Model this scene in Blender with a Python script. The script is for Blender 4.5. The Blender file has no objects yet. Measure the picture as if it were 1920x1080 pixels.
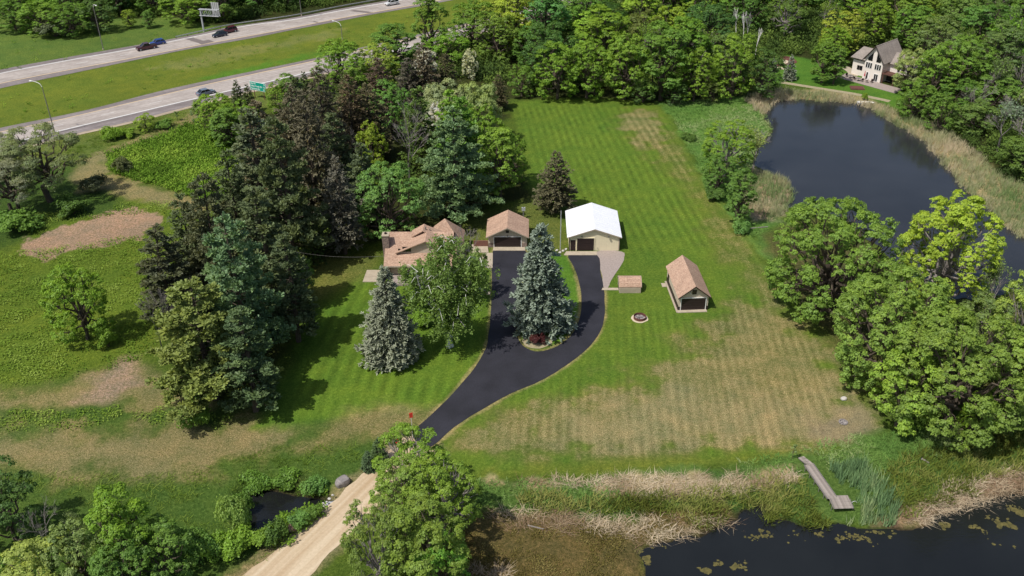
import bpy, math, random
import numpy as np
from mathutils import Vector, Matrix

# ------------------------------------------------------------------ camera, light, exposure
CAM_H, PITCH, ROLL, FPX = 81.4, math.radians(31.2), math.radians(0.6), 1750.0
sc = bpy.context.scene
cam_data = bpy.data.cameras.new('camera'); cam = bpy.data.objects.new('camera', cam_data)
sc.collection.objects.link(cam)
cam.location = (0, 0, CAM_H)
cam.rotation_mode = 'XYZ'
cam.matrix_world = Matrix.Translation((0, 0, CAM_H)) @ Matrix.Rotation(math.pi/2 - PITCH, 4, 'X') @ Matrix.Rotation(-ROLL, 4, 'Z')
cam_data.sensor_width = 36; cam_data.lens = 36*FPX/1920
cam_data.clip_start = 0.5; cam_data.clip_end = 9000
sc.camera = cam

SUN_EL = math.radians(59)
SUN_AZ = math.atan2(-0.80, -0.60)          # towards the sun, from +Y clockwise
world = bpy.data.worlds.new('World'); sc.world = world; world.use_nodes = True
wn = world.node_tree.nodes; wl = world.node_tree.links
sky = wn.new('ShaderNodeTexSky'); sky.sky_type = 'NISHITA'; sky.sun_disc = False
sky.sun_elevation = SUN_EL; sky.sun_rotation = SUN_AZ % (2*math.pi)
wl.new(sky.outputs[0], wn['Background'].inputs[0]); wn['Background'].inputs[1].default_value = 0.12; sky.dust_density = 3.0; sky.air_density = 1.0; sky.altitude = 300
sun_d = bpy.data.lights.new('sun', 'SUN'); sun_d.energy = 4.4; sun_d.angle = math.radians(0.5); sun_d.color = (1, 0.955, 0.88)
sun = bpy.data.objects.new('sun', sun_d); sc.collection.objects.link(sun)
sdir = Vector((math.sin(SUN_AZ)*math.cos(SUN_EL), math.cos(SUN_AZ)*math.cos(SUN_EL), math.sin(SUN_EL)))
sun.rotation_mode = 'QUATERNION'; sun.rotation_quaternion = sdir.to_track_quat('Z', 'Y')
sc.view_settings.view_transform = 'Standard'; sc.view_settings.look = 'None'
sc.view_settings.exposure = 0.0; sc.view_settings.gamma = 1.0; sc.view_settings.use_curve_mapping = False
sc.cycles.max_bounces = 6; sc.cycles.diffuse_bounces = 3; sc.cycles.glossy_bounces = 3
sc.cycles.transmission_bounces = 3; sc.cycles.transparent_max_bounces = 4
sc.cycles.use_denoising = True

# ------------------------------------------------------------------ helpers
rnd = random.Random(7)
_ct, _st = math.cos(PITCH), math.sin(PITCH)
def P(x, y, z=0.0):
    """point of the place seen at photo position x, y when it lies at height z"""
    u, v = x-960, y-540
    u, v = u*math.cos(ROLL)-v*math.sin(ROLL), u*math.sin(ROLL)+v*math.cos(ROLL)
    Y = FPX*_ct - v*_st; Z = -FPX*_st - v*_ct
    t = (z-CAM_H)/Z
    return Vector((u*t, Y*t, z))
def Qy(X, Y, Z):
    Z = Z-CAM_H; d = Y*_ct-Z*_st; v = -(Y*_st+Z*_ct)*FPX/d; u = X*FPX/d
    return (960+u*math.cos(ROLL)+v*math.sin(ROLL), 540-u*math.sin(ROLL)+v*math.cos(ROLL), FPX/d)
def lin(c):
    return [((v/255)/12.92 if v/255 <= 0.04045 else ((v/255+0.055)/1.055)**2.4) for v in c]
def A(r, g, b, k=1.45):
    """albedo of a surface that shows r,g,b in full sun"""
    return tuple(v/k for v in lin((r, g, b)))
def mesh(name, verts, faces):
    verts = np.asarray(verts, dtype=np.float32); me = bpy.data.meshes.new(name)
    if isinstance(faces, np.ndarray):
        n, k = faces.shape
        me.vertices.add(len(verts)); me.vertices.foreach_set('co', verts.ravel())
        me.loops.add(n*k); me.loops.foreach_set('vertex_index', faces.astype(np.int32).ravel())
        me.polygons.add(n); me.polygons.foreach_set('loop_start', np.arange(0, n*k, k, dtype=np.int32))
        me.update(calc_edges=True)
    else:
        me.from_pydata([tuple(v) for v in verts], [], faces); me.update()
    return me
def link(name, me, mat=None, parent=None):
    o = bpy.data.objects.new(name, me); sc.collection.objects.link(o)
    if mat is not None and me is not None and len(me.materials) == 0: me.materials.append(mat)
    if parent is not None: o.parent = parent
    return o
def tag(o, label=None, cat=None, group=None, kind=None):
    if label: o['label'] = label
    if cat: o['category'] = cat
    if group: o['group'] = group
    if kind: o['kind'] = kind
    return o
def empty(name, loc, rz=0.0, label=None, cat=None, group=None):
    o = bpy.data.objects.new(name, None); sc.collection.objects.link(o)
    o.location = loc; o.rotation_euler = (0, 0, rz); o.empty_display_size = 0.5
    return tag(o, label, cat, group)

class MB:
    def __init__(s): s.v = []; s.f = []
    def add(s, vs, fs):
        b = len(s.v); s.v += [tuple(v) for v in vs]; s.f += [tuple(i+b for i in f) for f in fs]; return s
    def box(s, x0, x1, y0, y1, z0, z1):
        vs = [(x, y, z) for z in (z0, z1) for y in (y0, y1) for x in (x0, x1)]
        return s.add(vs, [(0, 2, 3, 1), (4, 5, 7, 6), (0, 1, 5, 4), (2, 6, 7, 3), (0, 4, 6, 2), (1, 3, 7, 5)])
    def prism(s, pts, y0, y1):
        """outline in x,z pushed along y"""
        n = len(pts); vs = [(x, y0, z) for x, z in pts]+[(x, y1, z) for x, z in pts]
        return s.add(vs, [tuple(range(n)), tuple(range(2*n-1, n-1, -1))]+[(i, i+n, (i+1) % n+n, (i+1) % n) for i in range(n)])
    def slab(s, a, b, c, d, t):
        """four corners (top face, counter-clockwise from above) with thickness t downwards"""
        vs = [Vector(p) for p in (a, b, c, d)]; n = (vs[1]-vs[0]).cross(vs[3]-vs[0]).normalized()
        vs += [p-n*t for p in vs]
        return s.add(vs, [(0, 1, 2, 3), (7, 6, 5, 4), (0, 4, 5, 1), (1, 5, 6, 2), (2, 6, 7, 3), (3, 7, 4, 0)])
    def tri_slab(s, a, b, c, t):
        vs = [Vector(p) for p in (a, b, c)]; n = (vs[1]-vs[0]).cross(vs[2]-vs[0]).normalized()
        vs += [p-n*t for p in vs]
        return s.add(vs, [(0, 1, 2), (5, 4, 3), (0, 3, 4, 1), (1, 4, 5, 2), (2, 5, 3, 0)])
    def tube(s, p, q, r0, r1=None, n=8):
        r1 = r0 if r1 is None else r1
        p, q = Vector(p), Vector(q); d = (q-p).normalized(); a = d.orthogonal().normalized(); b = d.cross(a)
        vs = [p+(a*math.cos(t)+b*math.sin(t))*r0 for t in [2*math.pi*i/n for i in range(n)]]
        vs += [q+(a*math.cos(t)+b*math.sin(t))*r1 for t in [2*math.pi*i/n for i in range(n)]]
        return s.add(vs, [(i, (i+1) % n, (i+1) % n+n, i+n) for i in range(n)]+[tuple(range(n-1, -1, -1)), tuple(range(n, 2*n))])
    def build(s, name, mat, parent=None, smooth=False, bevel=0):
        o = link(name, mesh(name, s.v, s.f), mat, parent)
        if smooth: o.data.polygons.foreach_set('use_smooth', [True]*len(o.data.polygons))
        if bevel:
            m = o.modifiers.new('bevel', 'BEVEL'); m.width = bevel; m.segments = 2; m.limit_method = 'ANGLE'
        return o

# value noise on arrays
def vnoise(x, y, seed=0):
    xi = np.floor(x).astype(np.int64); yi = np.floor(y).astype(np.int64); fx = x-xi; fy = y-yi
    fx = fx*fx*(3-2*fx); fy = fy*fy*(3-2*fy)
    def h(a, b):
        n = (a*374761393+b*668265263+seed*982451653) & 0x7fffffff
        n = ((n ^ (n >> 13))*1274126177) & 0x7fffffff
        return ((n ^ (n >> 16)) & 0xffff)/65535.0
    return (h(xi, yi)*(1-fx)+h(xi+1, yi)*fx)*(1-fy)+(h(xi, yi+1)*(1-fx)+h(xi+1, yi+1)*fx)*fy
def fbm(x, y, s=1.0, o=4, seed=0):
    r = 0; a = 0.5; t = 0
    for i in range(o):
        r = r+a*vnoise(x*s, y*s, seed+i); t += a; a *= 0.55; s *= 2.03
    return r/t
def sdf(px, py, poly):
    """signed distance to a polygon (negative inside), arrays"""
    d = np.full(px.shape, 1e18); inside = np.zeros(px.shape, bool); n = len(poly)
    for i in range(n):
        ax, ay = poly[i][0], poly[i][1]; bx, by = poly[(i+1) % n][0], poly[(i+1) % n][1]
        ex, ey = bx-ax, by-ay; wx, wy = px-ax, py-ay
        t = np.clip((wx*ex+wy*ey)/(ex*ex+ey*ey+1e-12), 0, 1)
        d = np.minimum(d, (wx-ex*t)**2+(wy-ey*t)**2)
        c = ((ay <= py) & (by > py)) | ((by <= py) & (ay > py))
        xs = ax+(py-ay)/(by-ay if by != ay else 1e-12)*ex
        inside ^= c & (px < xs)
    d = np.sqrt(d); return np.where(inside, -d, d)
def linedist(px, py, pts):
    d = np.full(px.shape, 1e18)
    for (ax, ay), (bx, by) in zip(pts[:-1], pts[1:]):
        ex, ey = bx-ax, by-ay; wx, wy = px-ax, py-ay
        t = np.clip((wx*ex+wy*ey)/(ex*ex+ey*ey+1e-12), 0, 1)
        d = np.minimum(d, (wx-ex*t)**2+(wy-ey*t)**2)
    return np.sqrt(d)
def PP(pts, z=0.0): return [tuple(P(x, y, z)[:2]) for x, y in pts]
def smooth_line(pts, n=6, closed=False):
    out = []; m = len(pts)
    rng = range(m if closed else m-1)
    for i in rng:
        g = (lambda k: pts[k % m]) if closed else (lambda k: pts[min(max(k, 0), m-1)])
        p0, p1, p2, p3 = g(i-1), g(i), g(i+1), g(i+2)
        for j in range(n):
            t = j/n
            out.append(tuple(0.5*((2*p1[k])+(-p0[k]+p2[k])*t+(2*p0[k]-5*p1[k]+4*p2[k]-p3[k])*t*t+(-p0[k]+3*p1[k]-3*p2[k]+p3[k])*t**3) for k in (0, 1)))
    if not closed: out.append(tuple(pts[-1]))
    return out

# ------------------------------------------------------------------ materials
def new_mat(name):
    m = bpy.data.materials.new(name); m.use_nodes = True
    nt = m.node_tree; b = nt.nodes['Principled BSDF']; return m, nt, b
def N(nt, typ, **kw):
    n = nt.nodes.new(typ)
    for k, v in kw.items(): setattr(n, k, v)
    return n
def noise_val(nt, scale, detail=4, rough=0.6, coord='Object', stretch=None, off=0):
    tc = N(nt, 'ShaderNodeTexCoord'); n = N(nt, 'ShaderNodeTexNoise')
    n.inputs['Scale'].default_value = scale; n.inputs['Detail'].default_value = detail; n.inputs['Roughness'].default_value = rough
    if stretch or off:
        mp = N(nt, 'ShaderNodeMapping'); nt.links.new(tc.outputs[coord], mp.inputs[0])
        mp.inputs['Scale'].default_value = stretch or (1, 1, 1); mp.inputs['Location'].default_value = (off, off*2, 0)
        nt.links.new(mp.outputs[0], n.inputs['Vector'])
    else: nt.links.new(tc.outputs[coord], n.inputs['Vector'])
    return n.outputs['Fac']
def ramp(nt, fac, stops):
    r = N(nt, 'ShaderNodeValToRGB'); nt.links.new(fac, r.inputs[0])
    e = r.color_ramp.elements
    while len(e) < len(stops): e.new(0.5)
    for i, (p, c) in enumerate(stops): e[i].position = p; e[i].color = tuple(c)+(1,) if len(c) == 3 else c
    return r.outputs[0]
def mixc(nt, a, b, fac, mode='MIX'):
    m = N(nt, 'ShaderNodeMix', data_type='RGBA', blend_type=mode)
    for s, v in ((0, fac), (6, a), (7, b)):
        if hasattr(v, 'is_output') or isinstance(v, bpy.types.NodeSocket): nt.links.new(v, m.inputs[s])
        elif s == 0: m.inputs[0].default_value = v
        else: m.inputs[s].default_value = tuple(v)+(1,)
    return m.outputs[2]
def mth(nt, op, a, b=None, c=None):
    m = N(nt, 'ShaderNodeMath', operation=op)
    for i, v in enumerate((a, b, c)):
        if v is None: continue
        if isinstance(v, bpy.types.NodeSocket): nt.links.new(v, m.inputs[i])
        else: m.inputs[i].default_value = v
    return m.outputs[0]
def bump(nt, bsdf, h, strength=0.4, dist=0.1):
    b = N(nt, 'ShaderNodeBump'); b.inputs['Strength'].default_value = strength; b.inputs['Distance'].default_value = dist
    nt.links.new(h, b.inputs['Height']); nt.links.new(b.outputs[0], bsdf.inputs['Normal'])
def simple(name, c1, c2=None, scale=3, rough=0.85, metal=0.0, stretch=None, bmp=0, spec=0.3, coord='Object', lo=0.3, hi=0.7):
    m, nt, b = new_mat(name); c2 = c2 or tuple(v*0.75 for v in c1)
    f = noise_val(nt, scale, 5, 0.65, coord, stretch)
    nt.links.new(ramp(nt, f, [(lo, c2), (hi, c1)]), b.inputs['Base Color'])
    b.inputs['Roughness'].default_value = rough; b.inputs['Metallic'].default_value = metal
    b.inputs['Specular IOR Level'].default_value = spec
    if bmp: bump(nt, b, f, bmp, 0.05)
    return m

def mat_foliage(name, trans=0.3, hue=0.0):
    m, nt, b = new_mat(name)
    oi = N(nt, 'ShaderNodeObjectInfo'); at = N(nt, 'ShaderNodeAttribute', attribute_name='shade')
    at2 = N(nt, 'ShaderNodeAttribute', attribute_name='young')
    f = mth(nt, 'MULTIPLY_ADD', at.outputs['Fac'], 0.55, 0.75)
    col = mixc(nt, oi.outputs['Color'], (1, 1, 1), 1.0, 'MULTIPLY')
    g = N(nt, 'ShaderNodeCombineColor'); [nt.links.new(f, g.inputs[i]) for i in range(3)]
    col = mixc(nt, col, g.outputs[0], 1.0, 'MULTIPLY')
    yel = mixc(nt, col, (1.22, 1.12, 0.85), 1.0, 'MULTIPLY')
    col = mixc(nt, col, yel, at2.outputs['Fac'])
    d = N(nt, 'ShaderNodeBsdfDiffuse'); t = N(nt, 'ShaderNodeBsdfTranslucent'); mx = N(nt, 'ShaderNodeMixShader')
    gl = N(nt, 'ShaderNodeBsdfGlossy'); gl.inputs['Roughness'].default_value = 0.5; gl.inputs['Color'].default_value = (0.9, 0.95, 1, 1)
    nt.links.new(col, d.inputs[0])
    tcol = mixc(nt, col, (1.25, 1.2, 0.6), 1.0, 'MULTIPLY'); nt.links.new(tcol, t.inputs[0])
    mx.inputs[0].default_value = trans
    nt.links.new(d.outputs[0], mx.inputs[1]); nt.links.new(t.outputs[0], mx.inputs[2])
    mg = N(nt, 'ShaderNodeMixShader'); mg.inputs[0].default_value = 0.012
    nt.links.new(mx.outputs[0], mg.inputs[1]); nt.links.new(gl.outputs[0], mg.inputs[2])
    nt.nodes.remove(b); nt.links.new(mg.outputs[0], nt.nodes['Material Output'].inputs[0])
    return m

M = {}
M['leaf'] = mat_foliage('leaf_green', 0.36)
M['needle'] = mat_foliage('needle_green', 0.18)
M['bark'] = simple('bark_brown', (0.13, 0.10, 0.075), (0.05, 0.04, 0.03), 4, stretch=(3, 3, 0.6), bmp=0.5)
M['grey_bark'] = simple('bark_grey', (0.30, 0.27, 0.25), (0.16, 0.14, 0.13), 3, stretch=(3, 3, 0.6))
M['birch'] = simple('bark_birch', (0.72, 0.70, 0.66), (0.12, 0.11, 0.10), 6, stretch=(1, 1, 3), lo=0.36, hi=0.46)

# ------------------------------------------------------------------ ponds (water level -0.5) and the height of the ground
WZ = -0.5
big_pond_px = [(1447, 196), (1462, 190), (1500, 187), (1560, 190), (1615, 197), (1650, 212), (1700, 244), (1740, 272), (1760, 296), (1790, 330), (1812, 358),
               (1853, 392), (1888, 430), (1925, 448), (2010, 470), (2010, 545), (1920, 548), (1830, 560), (1760, 552), (1690, 505), (1640, 455), (1560, 405), (1500, 400), (1478, 388), (1484, 362),
               (1476, 340), (1452, 326), (1424, 314), (1416, 298), (1424, 280), (1440, 258), (1450, 240), (1436, 222), (1438, 206)]
near_pond_px = [(1196, 1032), (1240, 1020), (1290, 1008), (1340, 996), (1385, 975), (1395, 955), (1430, 948), (1446, 958), (1440, 975), (1480, 986), (1530, 988), (1570, 984),
                (1620, 990), (1690, 996), (1740, 985), (1790, 960), (1840, 944), (1920, 924), (2060, 900), (2140, 1300), (1150, 1300), (1165, 1120), (1215, 1085)]
pool_px = [(462, 935), (485, 921), (515, 922), (548, 930), (580, 934), (612, 940), (604, 950), (570, 956), (540, 966), (510, 980), (494, 1000), (474, 1002), (468, 975)]
big_pond = PP(smooth_line(big_pond_px, 3, True), WZ)
near_pond = PP(smooth_line(near_pond_px, 3, True), WZ)
pool = PP(smooth_line(pool_px, 3, True), -1.2)
def wiggle(poly, amp, s, seed):
    out = []
    n = len(poly)
    for i in range(n):
        a = poly[i]; b = poly[(i+1) % n]; L = math.dist(a, b); k = max(1, int(L/1.2))
        for j in range(k):
            x = a[0]+(b[0]-a[0])*j/k; y = a[1]+(b[1]-a[1])*j/k
            out.append((x+(fbm(np.array([x]), np.array([y]), s, 3, seed)[0]-0.5)*amp, y+(fbm(np.array([x]), np.array([y]), s, 3, seed+9)[0]-0.5)*amp))
    return out
big_pond = wiggle(big_pond, 2.6, 0.5, 3); near_pond = wiggle(near_pond, 2.0, 0.7, 5)
def bbox_mask(x, y, poly, m):
    a = np.array(poly); return (x > a[:, 0].min()-m) & (x < a[:, 0].max()+m) & (y > a[:, 1].min()-m) & (y < a[:, 1].max()+m)
def dist_in(x, y, poly, m=6.0):
    d = np.full(x.shape, 99.0); k = bbox_mask(x, y, poly, m)
    if k.any(): d[k] = sdf(x[k], y[k], poly)
    return d
def height(x, y):
    z = np.zeros(x.shape)
    for poly, wz, r, deep in ((big_pond, WZ, 3.0, 1.6), (near_pond, WZ, 3.0, 1.6), (pool, -1.2, 2.2, 2.0)):
        d = dist_in(x, y, poly)
        s = np.clip(d/r, 0, 1); s = s*s*(3-2*s)
        z = np.where(d > r, z, np.where(d > 0, np.minimum(z, wz*(1-s)), np.maximum(wz+d*0.35, -deep-0.4)))
    return z
def hz(x, y): return float(height(np.array([float(x)]), np.array([float(y)]))[0])

# ------------------------------------------------------------------ regions of the ground (photo positions of their outlines)
asphalt_px = [(925, 469), (923, 530), (919, 600), (914, 640), (906, 664), (882, 700), (842, 745), (800, 786), (772, 812), (792, 838), (812, 836), (850, 802), (900, 770), (960, 737),
              (1022, 710), (1080, 672), (1114, 640), (1130, 610), (1134, 575), (1132, 540), (1126, 508), (1119, 477), (1066, 477), (1076, 500), (1086, 530),
              (1090, 560), (1088, 590), (1076, 622), (1055, 643), (1028, 656), (1003, 659), (984, 651), (973, 638), (967, 615), (972, 560), (980, 510), (985, 469)]
gravel_px = [(440, 1100), (472, 1068), (545, 1008), (600, 960), (650, 914), (690, 880), (730, 846), (765, 815), (795, 838), (815, 842), (776, 880), (738, 920), (696, 962), (650, 1008), (600, 1052), (556, 1100)]
pad_px = [(1119, 472), (1166, 472), (1171, 483), (1166, 496), (1152, 516), (1143, 530), (1140, 539), (1132, 539), (1127, 508)]
up_far = [(-120, 160), (0, 131), (100, 112), (197, 95), (300, 77), (377, 62), (435, 50), (550, 33), (640, 16), (760, -5), (900, -30)]
up_near = [(-120, 196), (0, 166), (80, 149), (153, 134), (300, 103), (367, 90), (470, 72), (550, 56), (640, 39), (700, 27), (780, 13), (850, 0), (960, -20)]
up_white = [(-120, 168), (0, 138), (130, 113), (253, 91), (370, 68), (460, 49), (550, 37), (640, 20), (760, -1), (900, -26)]
up_yellow = [(-120, 187), (0, 157), (110, 135), (233, 112), (367, 86), (470, 67), (550, 52), (640, 34), (780, 9), (850, -4), (960, -24)]
lo_far = [(-120, 268), (0, 240), (160, 207), (300, 171), (433, 142), (587, 110), (700, 84), (820, 56), (920, 30), (1000, 8), (1060, -6), (1200, -38)]
lo_near = [(-120, 318), (0, 289), (127, 255), (247, 228), (367, 197), (470, 171), (587, 143), (700, 115), (820, 84), (920, 57), (1040, 25), (1110, 5), (1220, -22)]
lo_white = [(-120, 303), (0, 274), (123, 243), (233, 217), (333, 193), (440, 168), (587, 134), (700, 106), (820, 75), (920, 49), (1030, 18), (1110, -2), (1215, -28)]
lo_yellow = [(-120, 276), (0, 248), (120, 223), (233, 196), (400, 156), (587, 115), (700, 89), (820, 61), (920, 35), (1010, 10), (1060, -2), (1200, -34)]

G_ROUGH = A(92, 114, 44); G_LAWN = A(98, 125, 46); G_MED = A(108, 124, 46); STRAW = A(158, 148, 106); SOIL = A(176, 152, 132)
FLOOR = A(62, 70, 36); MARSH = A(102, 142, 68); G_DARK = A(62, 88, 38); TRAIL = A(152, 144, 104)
# name, outline, colour, feather m, edge wobble m, dry (None keeps), tuft/bump
REG = [
 ('beyond', [(-400, 300), (-120, 170), (0, 140), (377, 65), (760, -5), (1000, -60), (1000, -300), (-400, -300)], A(104, 130, 62), 1, 1, 0.45),
 ('beyond_woods', [(-300, 20), (0, 14), (70, 40), (140, 44), (200, 36), (330, 30), (400, 50), (560, 36), (760, -6), (900, -40), (900, -300), (-300, -300)], FLOOR, 2, 3, 0.3),
 ('median', up_near+lo_far[::-1], G_MED, 1, 1.5, 0.30),
 ('median_pale', [(280, 128), (420, 92), (520, 78), (640, 52), (620, 72), (480, 100), (340, 132)], A(124, 132, 72), 3, 5, 0.42),
 ('median_green', [(380, 145), (500, 118), (640, 84), (660, 92), (520, 124), (400, 150)], A(90, 130, 44), 2, 3, 0.15),
 ('verge', [(-120, 320), (0, 290), (127, 256), (247, 229), (367, 198), (470, 172), (560, 150), (540, 190), (440, 220), (350, 240), (200, 285), (60, 330), (-120, 370)], A(112, 128, 62), 1, 1.5, 0.4),
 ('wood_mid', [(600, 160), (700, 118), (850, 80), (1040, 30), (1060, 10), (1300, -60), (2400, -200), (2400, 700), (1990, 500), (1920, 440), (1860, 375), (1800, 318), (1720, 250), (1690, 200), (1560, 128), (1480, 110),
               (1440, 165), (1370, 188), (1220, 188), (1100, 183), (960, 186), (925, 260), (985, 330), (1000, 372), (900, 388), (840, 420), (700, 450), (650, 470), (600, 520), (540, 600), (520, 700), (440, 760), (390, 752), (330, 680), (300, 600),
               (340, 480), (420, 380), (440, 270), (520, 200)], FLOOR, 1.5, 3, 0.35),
 ('field_left', [(-200, 330), (60, 330), (190, 330), (330, 378), (360, 400), (330, 480), (290, 600), (300, 680), (200, 690), (0, 740), (-200, 780)], A(108, 130, 46), 2, 2, 0.24),
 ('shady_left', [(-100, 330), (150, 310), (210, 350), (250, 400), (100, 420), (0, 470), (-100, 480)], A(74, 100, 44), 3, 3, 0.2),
 ('trail', [(385, 198), (400, 214), (330, 245), (215, 290), (196, 300), (205, 325), (290, 350), (400, 388), (380, 408), (250, 372), (190, 356), (150, 360), (138, 330), (150, 300), (180, 284), (262, 258)], TRAIL, 1.5, 2, 0.5),
 ('soil_patch', [(42, 462), (60, 442), (120, 420), (180, 402), (240, 391), (285, 391), (301, 408), (292, 432), (260, 447), (190, 462), (130, 475), (84, 485), (46, 482)], SOIL, 0.35, 2.8, 0.0),
 ('low_left', [(-300, 740), (0, 738), (150, 700), (300, 690), (420, 770), (560, 700), (700, 700), (830, 760), (760, 830), (640, 920), (540, 1000), (300, 1200), (-300, 1200)], A(84, 112, 50), 2, 2, 0.35),
 ('dry_one', [(-100, 752), (60, 735), (150, 708), (230, 668), (290, 672), (330, 735), (400, 760), (330, 768), (200, 764), (60, 768), (-100, 776)], A(140, 136, 88), 2, 3, 0.75),
 ('bare_one', [(140, 752), (190, 700), (240, 668), (275, 680), (262, 712), (215, 745), (190, 762)], SOIL, 2, 3, 0.1),
 ('dry_two', [(-100, 830), (60, 815), (200, 800), (370, 796), (470, 780), (540, 775), (560, 800), (480, 850), (380, 885), (250, 895), (100, 892), (-100, 880)], A(142, 136, 90), 3, 4, 0.8),
 ('lawn_left', [(545, 690), (560, 640), (590, 590), (640, 545), (700, 505), (926, 472), (924, 600), (906, 664), (880, 702), (820, 765), (700, 775), (620, 790), (540, 800), (480, 800), (505, 740)], A(96, 126, 44), 1.2, 1.5, 0.26),
 ('worn_left', [(590, 490), (700, 470), (712, 500), (640, 540), (600, 560), (570, 560)], A(120, 128, 66), 2, 2, 0.5),
 ('dry_three', [(600, 800), (700, 758), (740, 762), (800, 770), (830, 760), (770, 812), (690, 820), (620, 840), (560, 850)], A(132, 130, 82), 2, 2, 0.72),
 ('yard_back', [(845, 420), (1000, 372), (1050, 390), (1060, 470), (990, 470), (905, 462), (860, 440)], A(112, 124, 62), 1.5, 2, 0.4),
 ('lawn_main', [(962, 192), (1050, 184), (1150, 187), (1235, 198), (1262, 228), (1290, 290), (1330, 360), (1400, 436), (1440, 500), (1500, 585), (1560, 660), (1620, 755), (1634, 812), (1600, 852), (1400, 862), (1200, 893), (900, 897),
                (815, 850), (850, 802), (960, 737), (1080, 672), (1134, 600), (1125, 500), (1064, 430), (1050, 390), (1000, 365), (988, 320), (972, 240)], G_LAWN, 1.0, 1.2, 0.28),
 ('dry_top', [(1150, 210), (1225, 204), (1250, 235), (1270, 285), (1240, 300), (1200, 275), (1160, 240)], A(108, 118, 56), 3, 5, 0.8),
 ('dry_edge', [(1262, 240), (1330, 355), (1400, 436), (1440, 500), (1500, 585), (1400, 560), (1330, 440), (1280, 360), (1245, 300)], A(104, 118, 54), 4, 5, 0.66),
 ('dry_low', [(870, 838), (950, 770), (1050, 740), (1180, 720), (1290, 640), (1350, 590), (1440, 560), (1500, 590), (1560, 660), (1620, 755), (1634, 812), (1590, 850), (1450, 845), (1250, 860), (1100, 858), (950, 868)], A(118, 120, 68), 4, 6, 0.76),
 ('dry_core', [(1080, 790), (1230, 730), (1400, 740), (1540, 730), (1610, 770), (1600, 830), (1400, 830), (1200, 845), (1090, 840)], A(128, 126, 82), 4, 6, 0.86),
 ('fire_spot', [(1540, 780), (1590, 745), (1632, 800), (1600, 840), (1530, 835)], A(150, 132, 112), 2, 3, 0.8),
 ('olive_low', [(900, 880), (1100, 868), (1400, 850), (1500, 850), (1500, 864), (1300, 880), (1100, 894), (900, 897)], A(112, 124, 50), 1.5, 1.5, 0.3),
 ('island', [(1066, 479), (1088, 560), (1086, 590), (1055, 642), (1003, 657), (974, 638), (968, 600), (985, 480)], A(90, 130, 46), 0.4, 0.5, 0.2),
 ('marsh_side', [(1236, 192), (1330, 186), (1440, 176), (1440, 260), (1412, 300), (1480, 390), (1440, 440), (1500, 560), (1440, 498), (1400, 434), (1332, 356), (1292, 286), (1264, 226)], MARSH, 1.2, 2, 0.12),
 ('pale_reeds', [(1400, 185), (1440, 170), (1560, 165), (1640, 185), (1700, 222), (1773, 250), (1873, 330), (2010, 385), (2010, 480), (1880, 430), (1780, 330), (1690, 255), (1600, 205), (1450, 200), (1440, 225)], A(168, 158, 122), 1, 2, 0.5),
 ('straw_spit', [(1392, 350), (1420, 316), (1480, 330), (1492, 370), (1480, 400), (1440, 418), (1400, 400)], A(176, 158, 136), 1.5, 2, 0.5),
 ('east_bank', [(1420, 440), (1560, 400), (1760, 550), (2010, 545), (2010, 700), (1700, 760), (1560, 640), (1500, 570)], A(96, 98, 60), 2, 2, 0.5),
 ('house_lawn', [(1420, 112), (1470, 100), (1560, 122), (1640, 150), (1700, 172), (1690, 205), (1600, 176), (1480, 156), (1440, 160)], A(88, 128, 48), 1, 1, 0.12),
 ('bank_green', [(880, 898), (1100, 896), (1400, 862), (1520, 852), (1630, 815), (1700, 800), (2010, 760), (2010, 940), (1840, 946), (1740, 985), (1500, 985), (1300, 1005), (1190, 1030), (1000, 960), (880, 960)], A(92, 122, 60), 1, 2, 0.3),
 ('bank_straw', [(905, 903), (1100, 898), (1300, 892), (1480, 880), (1500, 900), (1380, 925), (1250, 925), (1150, 930), (1080, 905), (920, 912)], A(178, 164, 130), 1, 2.5, 0.6),
 ('bank_marsh', [(880, 960), (1000, 965), (1200, 970), (1350, 950), (1400, 975), (1300, 1006), (1215, 1032), (1230, 1080), (1230, 1250), (700, 1200), (820, 1020)], A(116, 104, 66), 1, 2, 0.35),
 ('bank_debris', [(1640, 980), (1800, 900), (2010, 860), (2010, 925), (1840, 946), (1740, 984)], A(150, 128, 108), 1, 2, 0.4),
 ('pool_bank', [(440, 940), (470, 905), (560, 895), (625, 930), (600, 985), (520, 1030), (440, 1020)], A(70, 84, 40), 1, 1, 0.3),
 ('road_edge', [(400, 1100), (470, 1052), (560, 985), (620, 930), (660, 900), (640, 940), (560, 1015), (460, 1100)], A(128, 126, 84), 1.5, 1.5, 0.55),
]
# rows and columns of the ground sheet
Ys = [-1500, -300, -60, 20, 50]; y = 66.0
while y < 405: Ys.append(y); y += 0.34+0.0022*(y-66)
Ys += [420, 460, 540, 700, 1000, 2000, 6000]; Ys = np.array(Ys)
nt_ = 760; ts = np.linspace(-1.1, 1.1, nt_); ts = np.concatenate([[-30, -8, -3, -1.8, -1.35], ts, [1.35, 1.8, 3, 8, 30]])
Wd = 24+0.463*np.clip(Ys, 60, 1e9)
GX = (ts[None, :]*Wd[:, None]); GY = np.repeat(Ys[:, None], len(ts), 1)
gx, gy = GX.ravel(), GY.ravel(); gz = height(gx, gy)
far = (gy > 410) | (gy < 60); gz[far] = np.minimum(gz[far], -0.0)
col = np.zeros((len(gx), 3)); col[:] = G_ROUGH; dry = np.full(len(gx), 0.3); rough = np.full(len(gx), 1.0)
n1 = fbm(gx, gy, 0.35, 4, 11)-0.5
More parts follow.
